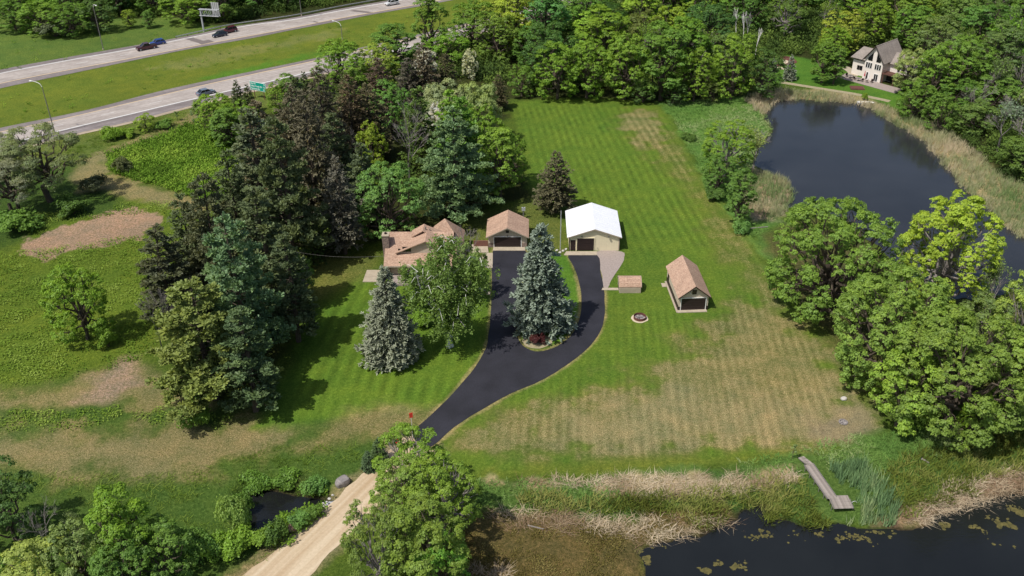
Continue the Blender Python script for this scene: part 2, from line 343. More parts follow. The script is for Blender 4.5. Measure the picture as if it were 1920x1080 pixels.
for name, px, c, feather, wob, dr in REG:
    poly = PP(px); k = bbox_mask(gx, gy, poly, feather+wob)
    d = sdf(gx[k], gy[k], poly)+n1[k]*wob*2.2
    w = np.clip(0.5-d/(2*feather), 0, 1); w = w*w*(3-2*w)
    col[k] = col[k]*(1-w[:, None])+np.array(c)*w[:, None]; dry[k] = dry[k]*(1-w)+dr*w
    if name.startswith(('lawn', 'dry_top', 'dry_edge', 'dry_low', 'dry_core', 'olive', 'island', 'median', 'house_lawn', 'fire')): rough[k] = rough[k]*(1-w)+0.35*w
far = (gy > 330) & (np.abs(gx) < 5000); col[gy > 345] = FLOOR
# worn earth along the edges of the asphalt
k = bbox_mask(gx, gy, PP(asphalt_px), 3)
d = np.abs(sdf(gx[k], gy[k], PP(asphalt_px))-0.1)
w = np.clip(1-(d+n1[k]*0.8)/0.5, 0, 1)*0.7; col[k] = col[k]*(1-w[:, None])+np.array(A(176, 160, 118))*w[:, None]
k = bbox_mask(gx, gy, PP(gravel_px), 5); d = sdf(gx[k], gy[k], PP(gravel_px))+n1[k]*3
w = np.clip(1-d/1.6, 0, 1)*0.75; col[k] = col[k]*(1-w[:, None])+np.array(A(168, 152, 120))*w[:, None]
# bare strips at the water and wet mud under it
for poly in (big_pond, near_pond, pool):
    d = dist_in(gx, gy, poly); w = np.clip(1-(d+n1*1.5)/0.8, 0, 1); col = col*(1-w[:, None])+np.array((0.035, 0.028, 0.018))*w[:, None]
big = fbm(gx, gy, 0.06, 4, 21); col *= (0.86+0.28*big)[:, None]
# mowing stripe masks
def wmask(px, feather=3):
    poly = PP(px); w = np.zeros(len(gx)); k = bbox_mask(gx, gy, poly, feather); d = sdf(gx[k], gy[k], poly); w[k] = np.clip(0.5-d/(2*feather), 0, 1); return w
sA = wmask([(962, 192), (1150, 187), (1262, 228), (1330, 360), (1400, 436), (1440, 500), (1380, 470), (1180, 480), (1050, 390), (988, 320)])
sB = wmask([(962, 192), (1150, 187), (1230, 215), (1250, 330), (1260, 460), (1160, 420), (1050, 390), (988, 320)])
sC = wmask([(1150, 560), (1300, 590), (1450, 520), (1620, 755), (1590, 850), (900, 880), (960, 737), (1134, 650)])
sD = wmask([(545, 690), (590, 590), (700, 505), (926, 472), (906, 664), (820, 765), (600, 780), (500, 780)])
Rn, Cn = len(Ys), len(ts); idx = np.arange(Rn*Cn).reshape(Rn, Cn)
F = np.stack([idx[:-1, :-1].ravel(), idx[:-1, 1:].ravel(), idx[1:, 1:].ravel(), idx[1:, :-1].ravel()], 1)
gme = mesh('ground', np.stack([gx, gy, gz], 1), F)
gme.polygons.foreach_set('use_smooth', np.ones(len(F), bool))
def vattr(me, name, arr):
    a = me.attributes.new(name, 'FLOAT', 'POINT'); a.data.foreach_set('value', np.asarray(arr, np.float32))
ca = gme.attributes.new('col', 'FLOAT_COLOR', 'POINT'); ca.data.foreach_set('color', np.concatenate([col, np.ones((len(col), 1))], 1).astype(np.float32).ravel())
for nme, arr in (('dry', dry), ('rough', rough), ('sA', sA), ('sB', sB), ('sC', sC), ('sD', sD)): vattr(gme, nme, arr)

def ground_mat():
    m, nt, b = new_mat('grass_ground'); L = nt.links
    at = lambda n: N(nt, 'ShaderNodeAttribute', attribute_name=n)
    geo = N(nt, 'ShaderNodeNewGeometry')
    base = at('col').outputs['Color']
    fine = noise_val(nt, 2.3, 5, 0.75); mid = noise_val(nt, 0.33, 5, 0.65, off=40); tiny = noise_val(nt, 6.0, 2, 0.7, off=9); big = noise_val(nt, 0.07, 4, 0.6, off=70)
    wob = mth(nt, 'MULTIPLY', noise_val(nt, 0.025, 1, 0.5, off=5), 7.0); tot = None
    brk = N(nt, 'ShaderNodeClamp'); L.new(mth(nt, 'MULTIPLY', mth(nt, 'SUBTRACT', noise_val(nt, 0.16, 4, 0.7, off=21), 0.36), 4.0), brk.inputs[0])
    for key, ang, per, amp in (('sA', SA_ANG, 1.7, 0.21), ('sB', SB_ANG, 2.3, 0.07), ('sC', SC_ANG, 1.35, 0.15), ('sD', SD_ANG, 2.0, 0.24)):
        dp = N(nt, 'ShaderNodeVectorMath', operation='DOT_PRODUCT'); L.new(geo.outputs['Position'], dp.inputs[0])
        dp.inputs[1].default_value = (-math.sin(ang)*2*math.pi/per, math.cos(ang)*2*math.pi/per, 0)
        s = mth(nt, 'SINE', mth(nt, 'ADD', dp.outputs['Value'], wob))
        s = mth(nt, 'MULTIPLY', s, mth(nt, 'MULTIPLY', at(key).outputs['Fac'], mth(nt, 'MULTIPLY', brk.outputs[0], amp)))
        tot = s if tot is None else mth(nt, 'ADD', tot, s)
    # straw-coloured blades between the green ones
    dsum = mth(nt, 'ADD', mth(nt, 'ADD', mth(nt, 'MULTIPLY', fine, 0.5), mth(nt, 'MULTIPLY', mid, 0.28)), mth(nt, 'MULTIPLY', tiny, 0.22))
    dsum = mth(nt, 'ADD', dsum, mth(nt, 'MULTIPLY', tot, 0.15))
    thr = mth(nt, 'SUBTRACT', 0.83, mth(nt, 'MULTIPLY', at('dry').outputs['Fac'], 0.56))
    f = mth(nt, 'MULTIPLY', mth(nt, 'SUBTRACT', dsum, thr), 5.0)
    cl = N(nt, 'ShaderNodeClamp'); L.new(f, cl.inputs[0])
    straw = ramp(nt, tiny, [(0.3, A(118, 112, 80)), (0.7, A(182, 168, 130))])
    c = base
    rough = mth(nt, 'MULTIPLY_ADD', at('rough').outputs['Fac'], 0.3, 0.65)
    var = ramp(nt, fine, [(0.30, (0.45, 0.55, 0.36)), (0.5, (0.95, 0.96, 0.92)), (0.70, (1.75, 1.55, 1.75))])
    c = mixc(nt, c, var, rough, 'MULTIPLY')
    c = mixc(nt, c, straw, mth(nt, 'MULTIPLY', cl.outputs[0], 0.78))
    var2 = ramp(nt, mid, [(0.3, (0.78, 0.86, 0.84)), (0.7, (1.24, 1.14, 1.06))]); c = mixc(nt, c, var2, 0.9, 'MULTIPLY')
    var4 = ramp(nt, big, [(0.3, (0.84, 0.92, 0.9)), (0.7, (1.18, 1.06, 1.0))]); c = mixc(nt, c, var4, 0.9, 'MULTIPLY')
    var3 = ramp(nt, tiny, [(0.3, (0.66, 0.69, 0.62)), (0.7, (1.36, 1.33, 1.34))]); c = mixc(nt, c, var3, 0.9, 'MULTIPLY')
    s = mth(nt, 'ADD', tot, 1.0); g = N(nt, 'ShaderNodeCombineColor'); [L.new(s, g.inputs[i]) for i in range(3)]
    c = mixc(nt, c, g.outputs[0], 1.0, 'MULTIPLY')
    L.new(c, b.inputs['Base Color']); b.inputs['Roughness'].default_value = 0.95; b.inputs['Specular IOR Level'].default_value = 0.1
    bp = N(nt, 'ShaderNodeBump'); bp.inputs['Distance'].default_value = 0.35
    L.new(mth(nt, 'ADD', fine, mth(nt, 'MULTIPLY', tiny, 0.35)), bp.inputs['Height']); L.new(mth(nt, 'MULTIPLY', at('rough').outputs['Fac'], 0.9), bp.inputs['Strength'])
    L.new(bp.outputs[0], b.inputs['Normal'])
    return m
def ang_of(a, b):
    p, q = P(*a), P(*b); return math.atan2(q.y-p.y, q.x-p.x)
SA_ANG = ang_of((1262, 228), (1400, 436)); SB_ANG = ang_of((1010, 330), (1190, 210)); SC_ANG = ang_of((1290, 600), (1330, 840)); SD_ANG = ang_of((590, 780), (700, 520))
M['ground'] = ground_mat()
g = link('ground', gme, M['ground']); tag(g, 'grass, weeds and mown lawn of the whole property', kind='structure')

# ------------------------------------------------------------------ flat sheets: drive, road, highway, water
def sheet(name, poly, mat, z, label=None):
    from mathutils.geometry import tessellate_polygon
    vs = [Vector((x, y, z)) for x, y in poly]; tr = tessellate_polygon([vs])
    me = mesh(name, [tuple(v) for v in vs], [tuple(t) for t in tr]); me.update()
    if sum(p.normal.z for p in me.polygons) < 0: me.flip_normals()
    o = link(name, me, mat); tag(o, label, kind='structure'); return o
def ribbon(name, a, b, mat, z, label=None, step=8):
    a = smooth_line(PP(a), step); b = smooth_line(PP(b), step)
    def res(l, n):
        l = np.array(l); s = np.concatenate([[0], np.cumsum(np.hypot(*np.diff(l, axis=0).T))]); t = np.linspace(0, s[-1], n)
        return np.stack([np.interp(t, s, l[:, 0]), np.interp(t, s, l[:, 1])], 1)
    n = 90; a = res(a, n); b = res(b, n)
    v = [(x, y, z) for x, y in a]+[(x, y, z) for x, y in b]
    me = mesh(name, v, [(i, i+n, i+n+1, i+1) for i in range(n-1)])
    if sum(p.normal.z for p in me.polygons) < 0: me.flip_normals()
    o = link(name, me, mat); tag(o, label, kind='structure'); return o
def asphalt_mat():
    m, nt, b = new_mat('fresh_asphalt'); f = noise_val(nt, 9, 5, 0.7); f2 = noise_val(nt, 0.25, 3, 0.5)
    c = mixc(nt, ramp(nt, f, [(0.3, (0.014, 0.014, 0.019)), (0.75, (0.029, 0.029, 0.038))]), ramp(nt, f2, [(0.35, (0.85, 0.85, 0.85)), (0.7, (1.3, 1.3, 1.3))]), 1.0, 'MULTIPLY')
    nt.links.new(c, b.inputs['Base Color']); b.inputs['Roughness'].default_value = 0.8; b.inputs['Specular IOR Level'].default_value = 0.3; bump(nt, b, f, 0.3, 0.02); return m
def concrete_road(name, c1, c2, joints=True):
    m, nt, b = new_mat(name); f = noise_val(nt, 0.8, 6, 0.65); f2 = noise_val(nt, 0.12, 4, 0.6, stretch=(1, 2, 1), off=3)
    c = mixc(nt, ramp(nt, f, [(0.3, c2), (0.7, c1)]), ramp(nt, f2, [(0.35, (0.86, 0.85, 0.85)), (0.65, (1.08, 1.08, 1.08))]), 1.0, 'MULTIPLY')
    tc = N(nt, 'ShaderNodeTexCoord'); mp = N(nt, 'ShaderNodeMapping'); mp.vector_type = 'TEXTURE'; mp.inputs['Rotation'].default_value = (0, 0, ang_of((150, 220), (450, 155))); nt.links.new(tc.outputs['Object'], mp.inputs[0])
    mp2 = N(nt, 'ShaderNodeMapping'); mp2.inputs['Scale'].default_value = (0.012, 0.9, 1); nt.links.new(mp.outputs[0], mp2.inputs[0]); n = N(nt, 'ShaderNodeTexNoise'); n.inputs['Scale'].default_value = 1; n.inputs['Detail'].default_value = 3; nt.links.new(mp2.outputs[0], n.inputs['Vector'])
    c = mixc(nt, c, ramp(nt, n.outputs['Fac'], [(0.35, (0.84, 0.83, 0.82)), (0.65, (1.1, 1.1, 1.1))]), 1.0, 'MULTIPLY')
    nt.links.new(c, b.inputs['Base Color']); b.inputs['Roughness'].default_value = 0.85; b.inputs['Specular IOR Level'].default_value = 0.25; return m
M['asphalt'] = asphalt_mat()
M['conc_road'] = concrete_road('highway_concrete', A(202, 192, 184), A(178, 168, 161))
M['shoulder'] = concrete_road('shoulder_asphalt', A(158, 148, 146), A(136, 128, 126))
M['strip'] = concrete_road('pale_gravel_edge', A(205, 188, 165), A(180, 165, 140))
M['paint_w'] = simple('road_paint_white', (0.62, 0.61, 0.59), (0.48, 0.47, 0.45), 2)
M['paint_y'] = simple('road_paint_yellow', (0.55, 0.42, 0.26), (0.46, 0.36, 0.25), 2)
M['patch'] = simple('tar_patch', A(138, 128, 124), A(122, 113, 110), 3)
M['concrete'] = simple('slab_concrete', A(208, 194, 172), A(186, 172, 150), 1.5)
def gravel_mat():
    m, nt, b = new_mat('road_gravel'); f = noise_val(nt, 3.0, 6, 0.75)
    d = gr_dir
    tc = N(nt, 'ShaderNodeTexCoord'); mp = N(nt, 'ShaderNodeMapping'); mp.vector_type = 'TEXTURE'; mp.inputs['Rotation'].default_value = (0, 0, d); nt.links.new(tc.outputs['Object'], mp.inputs[0])
    mp2 = N(nt, 'ShaderNodeMapping'); mp2.inputs['Scale'].default_value = (0.03, 1.1, 1); nt.links.new(mp.outputs[0], mp2.inputs[0])
    n = N(nt, 'ShaderNodeTexNoise'); n.inputs['Scale'].default_value = 1.0; n.inputs['Detail'].default_value = 4; nt.links.new(mp2.outputs[0], n.inputs['Vector'])
    c = mixc(nt, ramp(nt, n.outputs['Fac'], [(0.35, A(196, 168, 132)), (0.65, A(226, 206, 176))]), ramp(nt, f, [(0.3, (0.85, 0.84, 0.82)), (0.7, (1.1, 1.1, 1.1))]), 1.0, 'MULTIPLY')
    nt.links.new(c, b.inputs['Base Color']); b.inputs['Roughness'].default_value = 0.95; bump(nt, b, f, 0.4, 0.05); return m
gr_dir = ang_of((510, 1080), (720, 880))
M['gravel'] = gravel_mat(); M['pad'] = simple('crushed_stone', A(190, 176, 168), A(160, 146, 138), 3.5)
def fan_up(poly, wob=0.25, seed=1):
    return wiggle(poly, wob, 0.9, seed)
sheet('driveway', wiggle(PP(smooth_line(asphalt_px, 3, True)), 0.22, 1.3, 4), M['asphalt'], 0.035, 'fresh black asphalt driveway with a loop around the spruce island')
sheet('gravel_road', wiggle(PP(smooth_line(gravel_px, 3, True)), 1.4, 0.6, 2), M['gravel'], 0.022, 'pale gravel road leading to the asphalt driveway')
sheet('gravel_pad', wiggle(PP(smooth_line(pad_px, 3, True)), 0.3, 0.9, 3), M['pad'], 0.028, 'crushed stone parking pad beside the white barn')
ribbon('highway', up_far, up_near, M['shoulder'], 0.03, 'far carriageway of the highway')
ribbon('highway', up_white, up_yellow, M['conc_road'], 0.045, 'concrete lanes of the far carriageway')
ribbon('highway', lo_far, lo_near, M['shoulder'], 0.03, 'near carriageway of the highway')
ribbon('highway', lo_yellow, lo_white, M['conc_road'], 0.045, 'concrete lanes of the near carriageway')
def off(l, dy0, dy1): return [(x, y+dy0) for x, y in l], [(x, y+dy1) for x, y in l]
for l, w, mt in ((up_white, 1.1, 'paint_w'), (up_yellow, 1.0, 'paint_y'), (lo_white, 1.6, 'paint_w'), (lo_yellow, 1.2, 'paint_y')):
    a, b_ = off(l, -w/2, w/2); ribbon('road_marking', a, b_, M[mt], 0.06)
a, b_ = off(lo_near, -0.5, 3.2); ribbon('kerb_strip', a, b_, M['strip'], 0.05)
# lane dashes in the middle of each carriageway
def lerp_line(a, b, t=0.5):
    A1 = np.array(smooth_line(PP(a), 8)); B1 = np.array(smooth_line(PP(b), 8))
    def res(l, n=200):
        s = np.concatenate([[0], np.cumsum(np.hypot(*np.diff(l, axis=0).T))]); q = np.linspace(0, s[-1], n); return np.stack([np.interp(q, s, l[:, 0]), np.interp(q, s, l[:, 1])], 1)
    return res(A1)*(1-t)+res(B1)*t
def along(line, s):
    d = np.concatenate([[0], np.cumsum(np.hypot(*np.diff(line, axis=0).T))]); return np.array([np.interp(s, d, line[:, 0]), np.interp(s, d, line[:, 1])]), d[-1]
mb = MB()
for a, b_ in ((up_white, up_yellow), (lo_yellow, lo_white)):
    ln = lerp_line(a, b_); _, L_ = along(ln, 0); s = 0
    while s < L_-4:
        p, _ = along(ln, s); q, _ = along(ln, s+3.2); d = (q-p)/np.linalg.norm(q-p); n = np.array([-d[1], d[0]])*0.09
        mb.add([(*(p+n), 0.06), (*(p-n), 0.06), (*(q-n), 0.06), (*(q+n), 0.06)], [(0, 1, 2, 3)]); s += 12.2
o = mb.build('road_marking', M['paint_w']); tag(o, kind='structure')
for i, q in enumerate([[(346, 73), (362, 71), (392, 80), (400, 79), (378, 84), (372, 81)], [(374, 78), (392, 75), (402, 79), (380, 83)], [(656, 21), (664, 19), (700, 23), (690, 25)], [(773, 4), (780, 3), (795, 6), (788, 7)], [(586, 41), (590, 40), (598, 42), (594, 43)]]):
    sheet('road_patch', PP(q), M['patch'], 0.068+0.004*i)

def water_mat(name, col, rough, wave, bs):
    m, nt, b = new_mat(name); f = noise_val(nt, wave, 4, 0.6, stretch=(1, 2.2, 1)); f2 = noise_val(nt, wave*0.14, 3, 0.5, off=7)
    c2 = tuple(v*1.6 for v in col)
    nt.links.new(ramp(nt, noise_val(nt, 0.05, 4, 0.6, off=3), [(0.35, col), (0.7, c2)]), b.inputs['Base Color'])
    b.inputs['Roughness'].default_value = rough; b.inputs['IOR'].default_value = 1.45; b.inputs['Specular IOR Level'].default_value = 0.5
    bp = N(nt, 'ShaderNodeBump'); bp.inputs['Distance'].default_value = 0.05
    nt.links.new(mth(nt, 'MULTIPLY', f, mth(nt, 'MULTIPLY', f2, 1.6)), bp.inputs['Height']); bp.inputs['Strength'].default_value = bs; nt.links.new(bp.outputs[0], b.inputs['Normal'])
    return m
M['water'] = water_mat('pond_water', (0.019, 0.020, 0.022), 0.03, 1.1, 0.42)
M['water2'] = water_mat('marsh_water', (0.009, 0.010, 0.010), 0.08, 1.5, 0.4)
def grow(poly, d):
    c = np.array(poly); n = len(c); out = []
    for i in range(n):
        t = c[(i+1) % n]-c[i-1]; t = t/(np.linalg.norm(t)+1e-9); nn = np.array([t[1], -t[0]]); p = c[i]+nn*d
        q = c[i]-nn*d
        s = sdf(np.array([p[0], q[0]]), np.array([p[1], q[1]]), poly); out.append(tuple(p if s[0] > s[1] else q))
    return out
def water(name, poly, z, mat, label):
    a = np.array(poly); m = 1.2
    nx = int((a[:, 0].max()-a[:, 0].min()+2*m)/2)+1; ny = int((a[:, 1].max()-a[:, 1].min()+2*m)/2)+1
    X, Y = np.meshgrid(np.linspace(a[:, 0].min()-m, a[:, 0].max()+m, nx), np.linspace(a[:, 1].min()-m, a[:, 1].max()+m, ny))
    d = dist_in(X.ravel(), Y.ravel(), poly, 8).reshape(X.shape); id_ = np.arange(X.size).reshape(X.shape)
    k = np.minimum(np.minimum(d[:-1, :-1], d[1:, 1:]), np.minimum(d[1:, :-1], d[:-1, 1:])) < 2.5
    F = np.stack([id_[:-1, :-1][k], id_[:-1, 1:][k], id_[1:, 1:][k], id_[1:, :-1][k]], 1)
    used = np.unique(F); re = np.full(X.size, -1); re[used] = np.arange(len(used))
    v = np.stack([X.ravel()[used], Y.ravel()[used], np.full(len(used), z)], 1)
    o = link(name, mesh(name, v, re[F]), mat); tag(o, label, kind='structure')
water('pond_water', big_pond, WZ, M['water'], 'dark rippled water of the big pond')
water('marsh_water', near_pond, WZ, M['water2'], 'black water beyond the plank dock')
water('pool_water', pool, -1.2, M['water2'], 'small dark culvert pool beside the gravel road')

# ------------------------------------------------------------------ plants: prototypes (mesh data shared between copies)
def leafmesh(name, cen, nor, size, shade, young, rs, aspect=0.62, mat='leaf', smooth=False):
    n = len(cen); nor = nor/np.linalg.norm(nor, axis=1, keepdims=True)
    r = rs.normal(size=(n, 3)); t = np.cross(nor, r); t /= np.linalg.norm(t, axis=1, keepdims=True)+1e-9; b = np.cross(nor, t)
    s = size[:, None]
    v = np.stack([cen-t*s, cen-b*s*aspect+t*s*0.1*0, cen+t*s, cen+b*s*aspect], 1).reshape(-1, 3)
    v += np.repeat(nor*0, 4, 0)
    F = np.arange(n*4).reshape(n, 4)
    me = mesh(name, v, F)
    for nm, a in (('shade', shade), ('young', young)):
        at = me.attributes.new(nm, 'FLOAT', 'FACE'); at.data.foreach_set('value', np.asarray(a, np.float32))
    me.materials.append(M[mat]); return me
def unit(rs, n):
    v = rs.normal(size=(n, 3)); return v/np.linalg.norm(v, axis=1, keepdims=True)
def branch_mesh(name, segs, mat, n=5):
    mb = MB()
    for p, q, r0, r1 in segs: mb.tube(p, q, r0, r1, n)
    me = mesh(name, mb.v, mb.f); me.materials.append(mat); return me
def curve_seg(segs, p, q, r0, r1, rs, k=3, bend=0.12):
    p = np.array(p, float); q = np.array(q, float); L = np.linalg.norm(q-p); pts = [p]
    for i in range(1, k): pts.append(p+(q-p)*i/k+rs.normal(size=3)*L*bend/k*1.3)
    pts.append(q)
    for i in range(k): segs.append((pts[i], pts[i+1], r0+(r1-r0)*i/k, r0+(r1-r0)*(i+1)/k))

def broadleaf(seed, H, W, hb, nl, ncl, nleaf, ls, cr, trunk=True, up=0.55, flat=0.75, bark='bark', lobe=(0.26, 0.4), forks=1):
    rs = np.random.RandomState(seed); a = W/2; c = (H-hb)/2; cz = hb+c
    # main lobes spread over the crown
    lobes = []
    for i in range(nl):
        ph = i*2.39996+rs.rand()*0.7; z = 1-2*(i+0.5)/nl; z = z*0.93+0.07; rr = (max(0, 1-z*z))**(0.5 if z > 0 else 0.22); lr = rs.uniform(*lobe)
        k = 1-lr*0.9+rs.uniform(-0.06, 0.05)
        lobes.append((math.cos(ph)*rr*a*k, math.sin(ph)*rr*a*k, max(lr*a*flat*0.8+hb*0.4, cz+z*c*(k if z > 0 else 1.0)), lr*a))
    lobes.append((0, 0, cz+0.15*c, a*0.42)); lobes = np.array(lobes)
    li = rs.choice(len(lobes), ncl*3, p=lobes[:, 3]**2/np.sum(lobes[:, 3]**2)); d = unit(rs, ncl*3)
    out = lobes[li, :3]-np.array([0, 0, cz]); out /= np.linalg.norm(out, axis=1, keepdims=True)+1e-9
    d = d+out*0.55+np.array([0, 0, 0.2]); d /= np.linalg.norm(d, axis=1, keepdims=True)
    cp = lobes[li, :3]+d*lobes[li, 3:4]*rs.uniform(0.72, 1.02, (len(li), 1))*np.array([1, 1, flat])
    keep = np.ones(len(cp), bool)
    for L in lobes:
        keep &= np.linalg.norm((cp-L[:3])/np.array([1, 1, flat]), axis=1) > L[3]*0.66
    keep &= cp[:, 2] > hb*0.75
    cp = cp[keep][:ncl]; d = d[keep][:ncl]; n = len(cp)
    crs = cr*rs.uniform(0.5, 1.15, n); csh = rs.rand(n); cy = np.clip(rs.normal(0.35, 0.3, n)+0.25*(cp[:, 2]-cz)/c, 0, 1)
    ci = np.repeat(np.arange(n), nleaf); ld = unit(rs, len(ci)); ld[:, 2] = np.abs(ld[:, 2])*0.9-0.15*rs.rand(len(ci))
    off = ld*crs[ci][:, None]*rs.uniform(0.35, 1.05, (len(ci), 1))*np.array([1, 1, 0.72])
    pos = cp[ci]+off
    nor = ld*0.55+d[ci]*0.5+np.array([0, 0, up])+rs.normal(size=ld.shape)*0.34
    size = ls*rs.uniform(0.6, 1.25, len(ci))
    sh = np.clip(csh[ci]*0.55+rs.rand(len(ci))*0.45, 0, 1)
    leaf = leafmesh('crown', pos, nor, size, sh, cy[ci], rs)
    segs = []
    fork = min(hb*0.9, H*0.3)
    tr = 0.018*H+0.02*W
    for f in range(forks):
        bx = (rs.uniform(-1, 1)*0.6 if forks > 1 else 0); by = (rs.uniform(-1, 1)*0.6 if forks > 1 else 0)
        curve_seg(segs, (bx, by, -0.3), (bx*2, by*2, fork), tr, tr*0.75, rs, 2, 0.05)
    curve_seg(segs, (0, 0, fork), (0, 0, cz+c*0.5), tr*0.72, tr*0.2, rs, 4, 0.1)
    for L in lobes[:-1]:
        z0 = fork+rs.rand()*(cz-fork)*0.6
        curve_seg(segs, (0, 0, z0), L[:3], tr*0.42, tr*0.1, rs, 4, 0.22)
        for _ in range(4):
            q = L[:3]+unit(rs, 1)[0]*L[3]*0.85; curve_seg(segs, L[:3]*0.75+np.array([0, 0, z0])*0.25, q, tr*0.12, tr*0.03, rs, 3, 0.25)
    return leaf, branch_mesh('trunk', segs, M[bark], 5)

def spruce(seed, H, R, whorls=30, per=13, tl=0.55, droop=0.22, full=0.72, bare=0.05, tuft=5, needles=9, width=0.16, irregular=0.12):
    rs = np.random.RandomState(seed); C = []; Nn = []; S = []; SH = []; V = []; Fc = []; segs = []
    verts = []; shade = []; young = []
    segs.append(((0, 0, -0.2), (0, 0, H*0.5), 0.022*H, 0.012*H)); segs.append(((0, 0, H*0.5), (0, 0, H), 0.012*H, 0.02))
    for w in range(whorls):
        t = (w+0.5)/whorls; z = H*(bare+(1-bare)*t); L = R*(1-t)**full*(1 if t > 0.2 else 0.72+1.4*t)
        k = max(4, int(per*(0.45+0.55*(1-t)))); a0 = rs.rand()*6.28
        for j in range(k):
            az = a0+6.283*j/k+rs.normal()*0.12; l = L*(1+rs.normal()*irregular); l = max(l, 0.25)
            dirv = np.array([math.cos(az), math.sin(az), 0]); side = np.array([-dirv[1], dirv[0], 0])
            zz = z+rs.normal()*H/whorls*0.45
            if j % 3 == 0: segs.append((np.array([0, 0, zz]), dirv*l*0.8+np.array([0, 0, zz-droop*l*0.6]), 0.05, 0.015))
            nt = max(2, int(tuft*(0.5+l/R))) ; bs = rs.rand()
            for q in range(nt):
                f = 1-(q/nt)*0.72; p = dirv*l*f+side*rs.normal()*0.16*l*f+np.array([0, 0, zz-droop*l*f*f*1.0+0.1*rs.normal()])
                m = needles
                d = unit(rs, m)*0.75+dirv*0.9+np.array([0, 0, 0.22]); d /= np.linalg.norm(d, axis=1, keepdims=True)
                ln = tl*rs.uniform(0.7, 1.25, m)*(0.75+0.5*(1-t)); sd = np.cross(d, unit(rs, m)*0.7+np.array([0, 0, 1.3])); sd /= np.linalg.norm(sd, axis=1, keepdims=True)+1e-9
                wv = (width*ln/0.55)[:, None]
                verts.append(np.stack([p-sd*wv-d*0.1, p+sd*wv-d*0.1, p+d*ln[:, None]+sd*wv*0.35, p+d*ln[:, None]-sd*wv*0.35], 1))
                shade.append(np.clip(np.full(m, 0.3*bs+0.3*rs.rand())+0.4*rs.rand(m), 0, 1)); young.append(np.full(m, min(1, max(0, f-0.35))))
    v = np.concatenate(verts).reshape(-1, 3); me = mesh('crown', v, np.arange(len(v)).reshape(-1, 4))
    for nm, a in (('shade', np.concatenate(shade)), ('young', np.concatenate(young)*0.25)):
        at = me.attributes.new(nm, 'FLOAT', 'FACE'); at.data.foreach_set('value', np.asarray(a, np.float32))
    me.materials.append(M['needle']); return me, branch_mesh('trunk', segs, M['bark'], 5)

def pine(seed, H, R, levels=15, per=7, tl=0.5, bare=0.12, dens=1.0, top=0.35, clump=0.9, bark='bark', cone=0.65, upturn=0.12):
    """layered boughs carrying rounded tufts of needles"""
    rs = np.random.RandomState(seed); verts = []; shade = []; young = []; segs = []
    segs.append(((0, 0, -0.2), (rs.normal()*0.2, rs.normal()*0.2, H*0.55), 0.02*H, 0.012*H)); segs.append((segs[0][1], (0, 0, H*0.98), 0.012*H, 0.03))
    for w in range(levels):
        t = (w+0.3)/levels; z = H*(bare+(1-bare)*t*0.97); L = R*((1-t)**cone)*(0.8+0.2*math.sin(w*2.1+seed)) if t > 0.1 else R*0.85
        k = max(3, int(per*(0.6+0.4*(1-t)))); a0 = rs.rand()*6.28
        for j in range(k):
            az = a0+6.283*j/k+rs.normal()*0.22; l = L*rs.uniform(0.68, 1.12); dirv = np.array([math.cos(az), math.sin(az), 0]); side = np.array([-dirv[1], dirv[0], 0])
            zz = z+rs.normal()*H/levels*0.3; tip = dirv*l+np.array([0, 0, zz+upturn*l-0.05*l*(1-t)])
            segs.append((np.array([0, 0, zz-0.08*l]), tip, 0.03+0.008*l, 0.015))
            nc = max(2, int(l*2.0*dens)); bs = rs.rand()
            for q in range(nc):
                f = 1-(q/nc)*0.7*(1-0.2*rs.rand()); wd = 0.30*l*(1.15-f)+0.25
                p = dirv*l*f+side*rs.uniform(-1, 1)*wd+np.array([0, 0, zz+upturn*l*f+0.12*rs.normal()])
                m = 22; rc = clump*rs.uniform(0.6, 1.15)
                d = unit(rs, m); d[:, 2] = np.abs(d[:, 2])*0.9-0.1; d += dirv*0.35; d /= np.linalg.norm(d, axis=1, keepdims=True)
                b0 = p+d*rc*0.25*rs.rand(m, 1); ln = rc*rs.uniform(0.6, 1.0, m)*0.8
                sd = np.cross(d, unit(rs, m)*0.8+np.array([0, 0, 0.9])); sd /= np.linalg.norm(sd, axis=1, keepdims=True)+1e-9; wv = (0.12*ln)[:, None]+0.035
                verts.append(np.stack([b0-sd*wv*0.6, b0+sd*wv*0.6, b0+d*ln[:, None]+sd*wv, b0+d*ln[:, None]-sd*wv], 1)*1.0)
                shade.append(np.clip(0.35*bs+0.25*rs.rand()+0.4*rs.rand(m), 0, 1)); young.append(np.full(m, rs.rand()*0.9*(f > 0.6)))
    v = np.concatenate(verts).reshape(-1, 3); me = mesh('crown', v, np.arange(len(v)).reshape(-1, 4))
    for nm, a in (('shade', np.concatenate(shade)), ('young', np.concatenate(young))):
        at = me.attributes.new(nm, 'FLOAT', 'FACE'); at.data.foreach_set('value', np.asarray(a, np.float32))
    me.materials.append(M['needle']); return me, branch_mesh('trunk', segs, M[bark], 5)

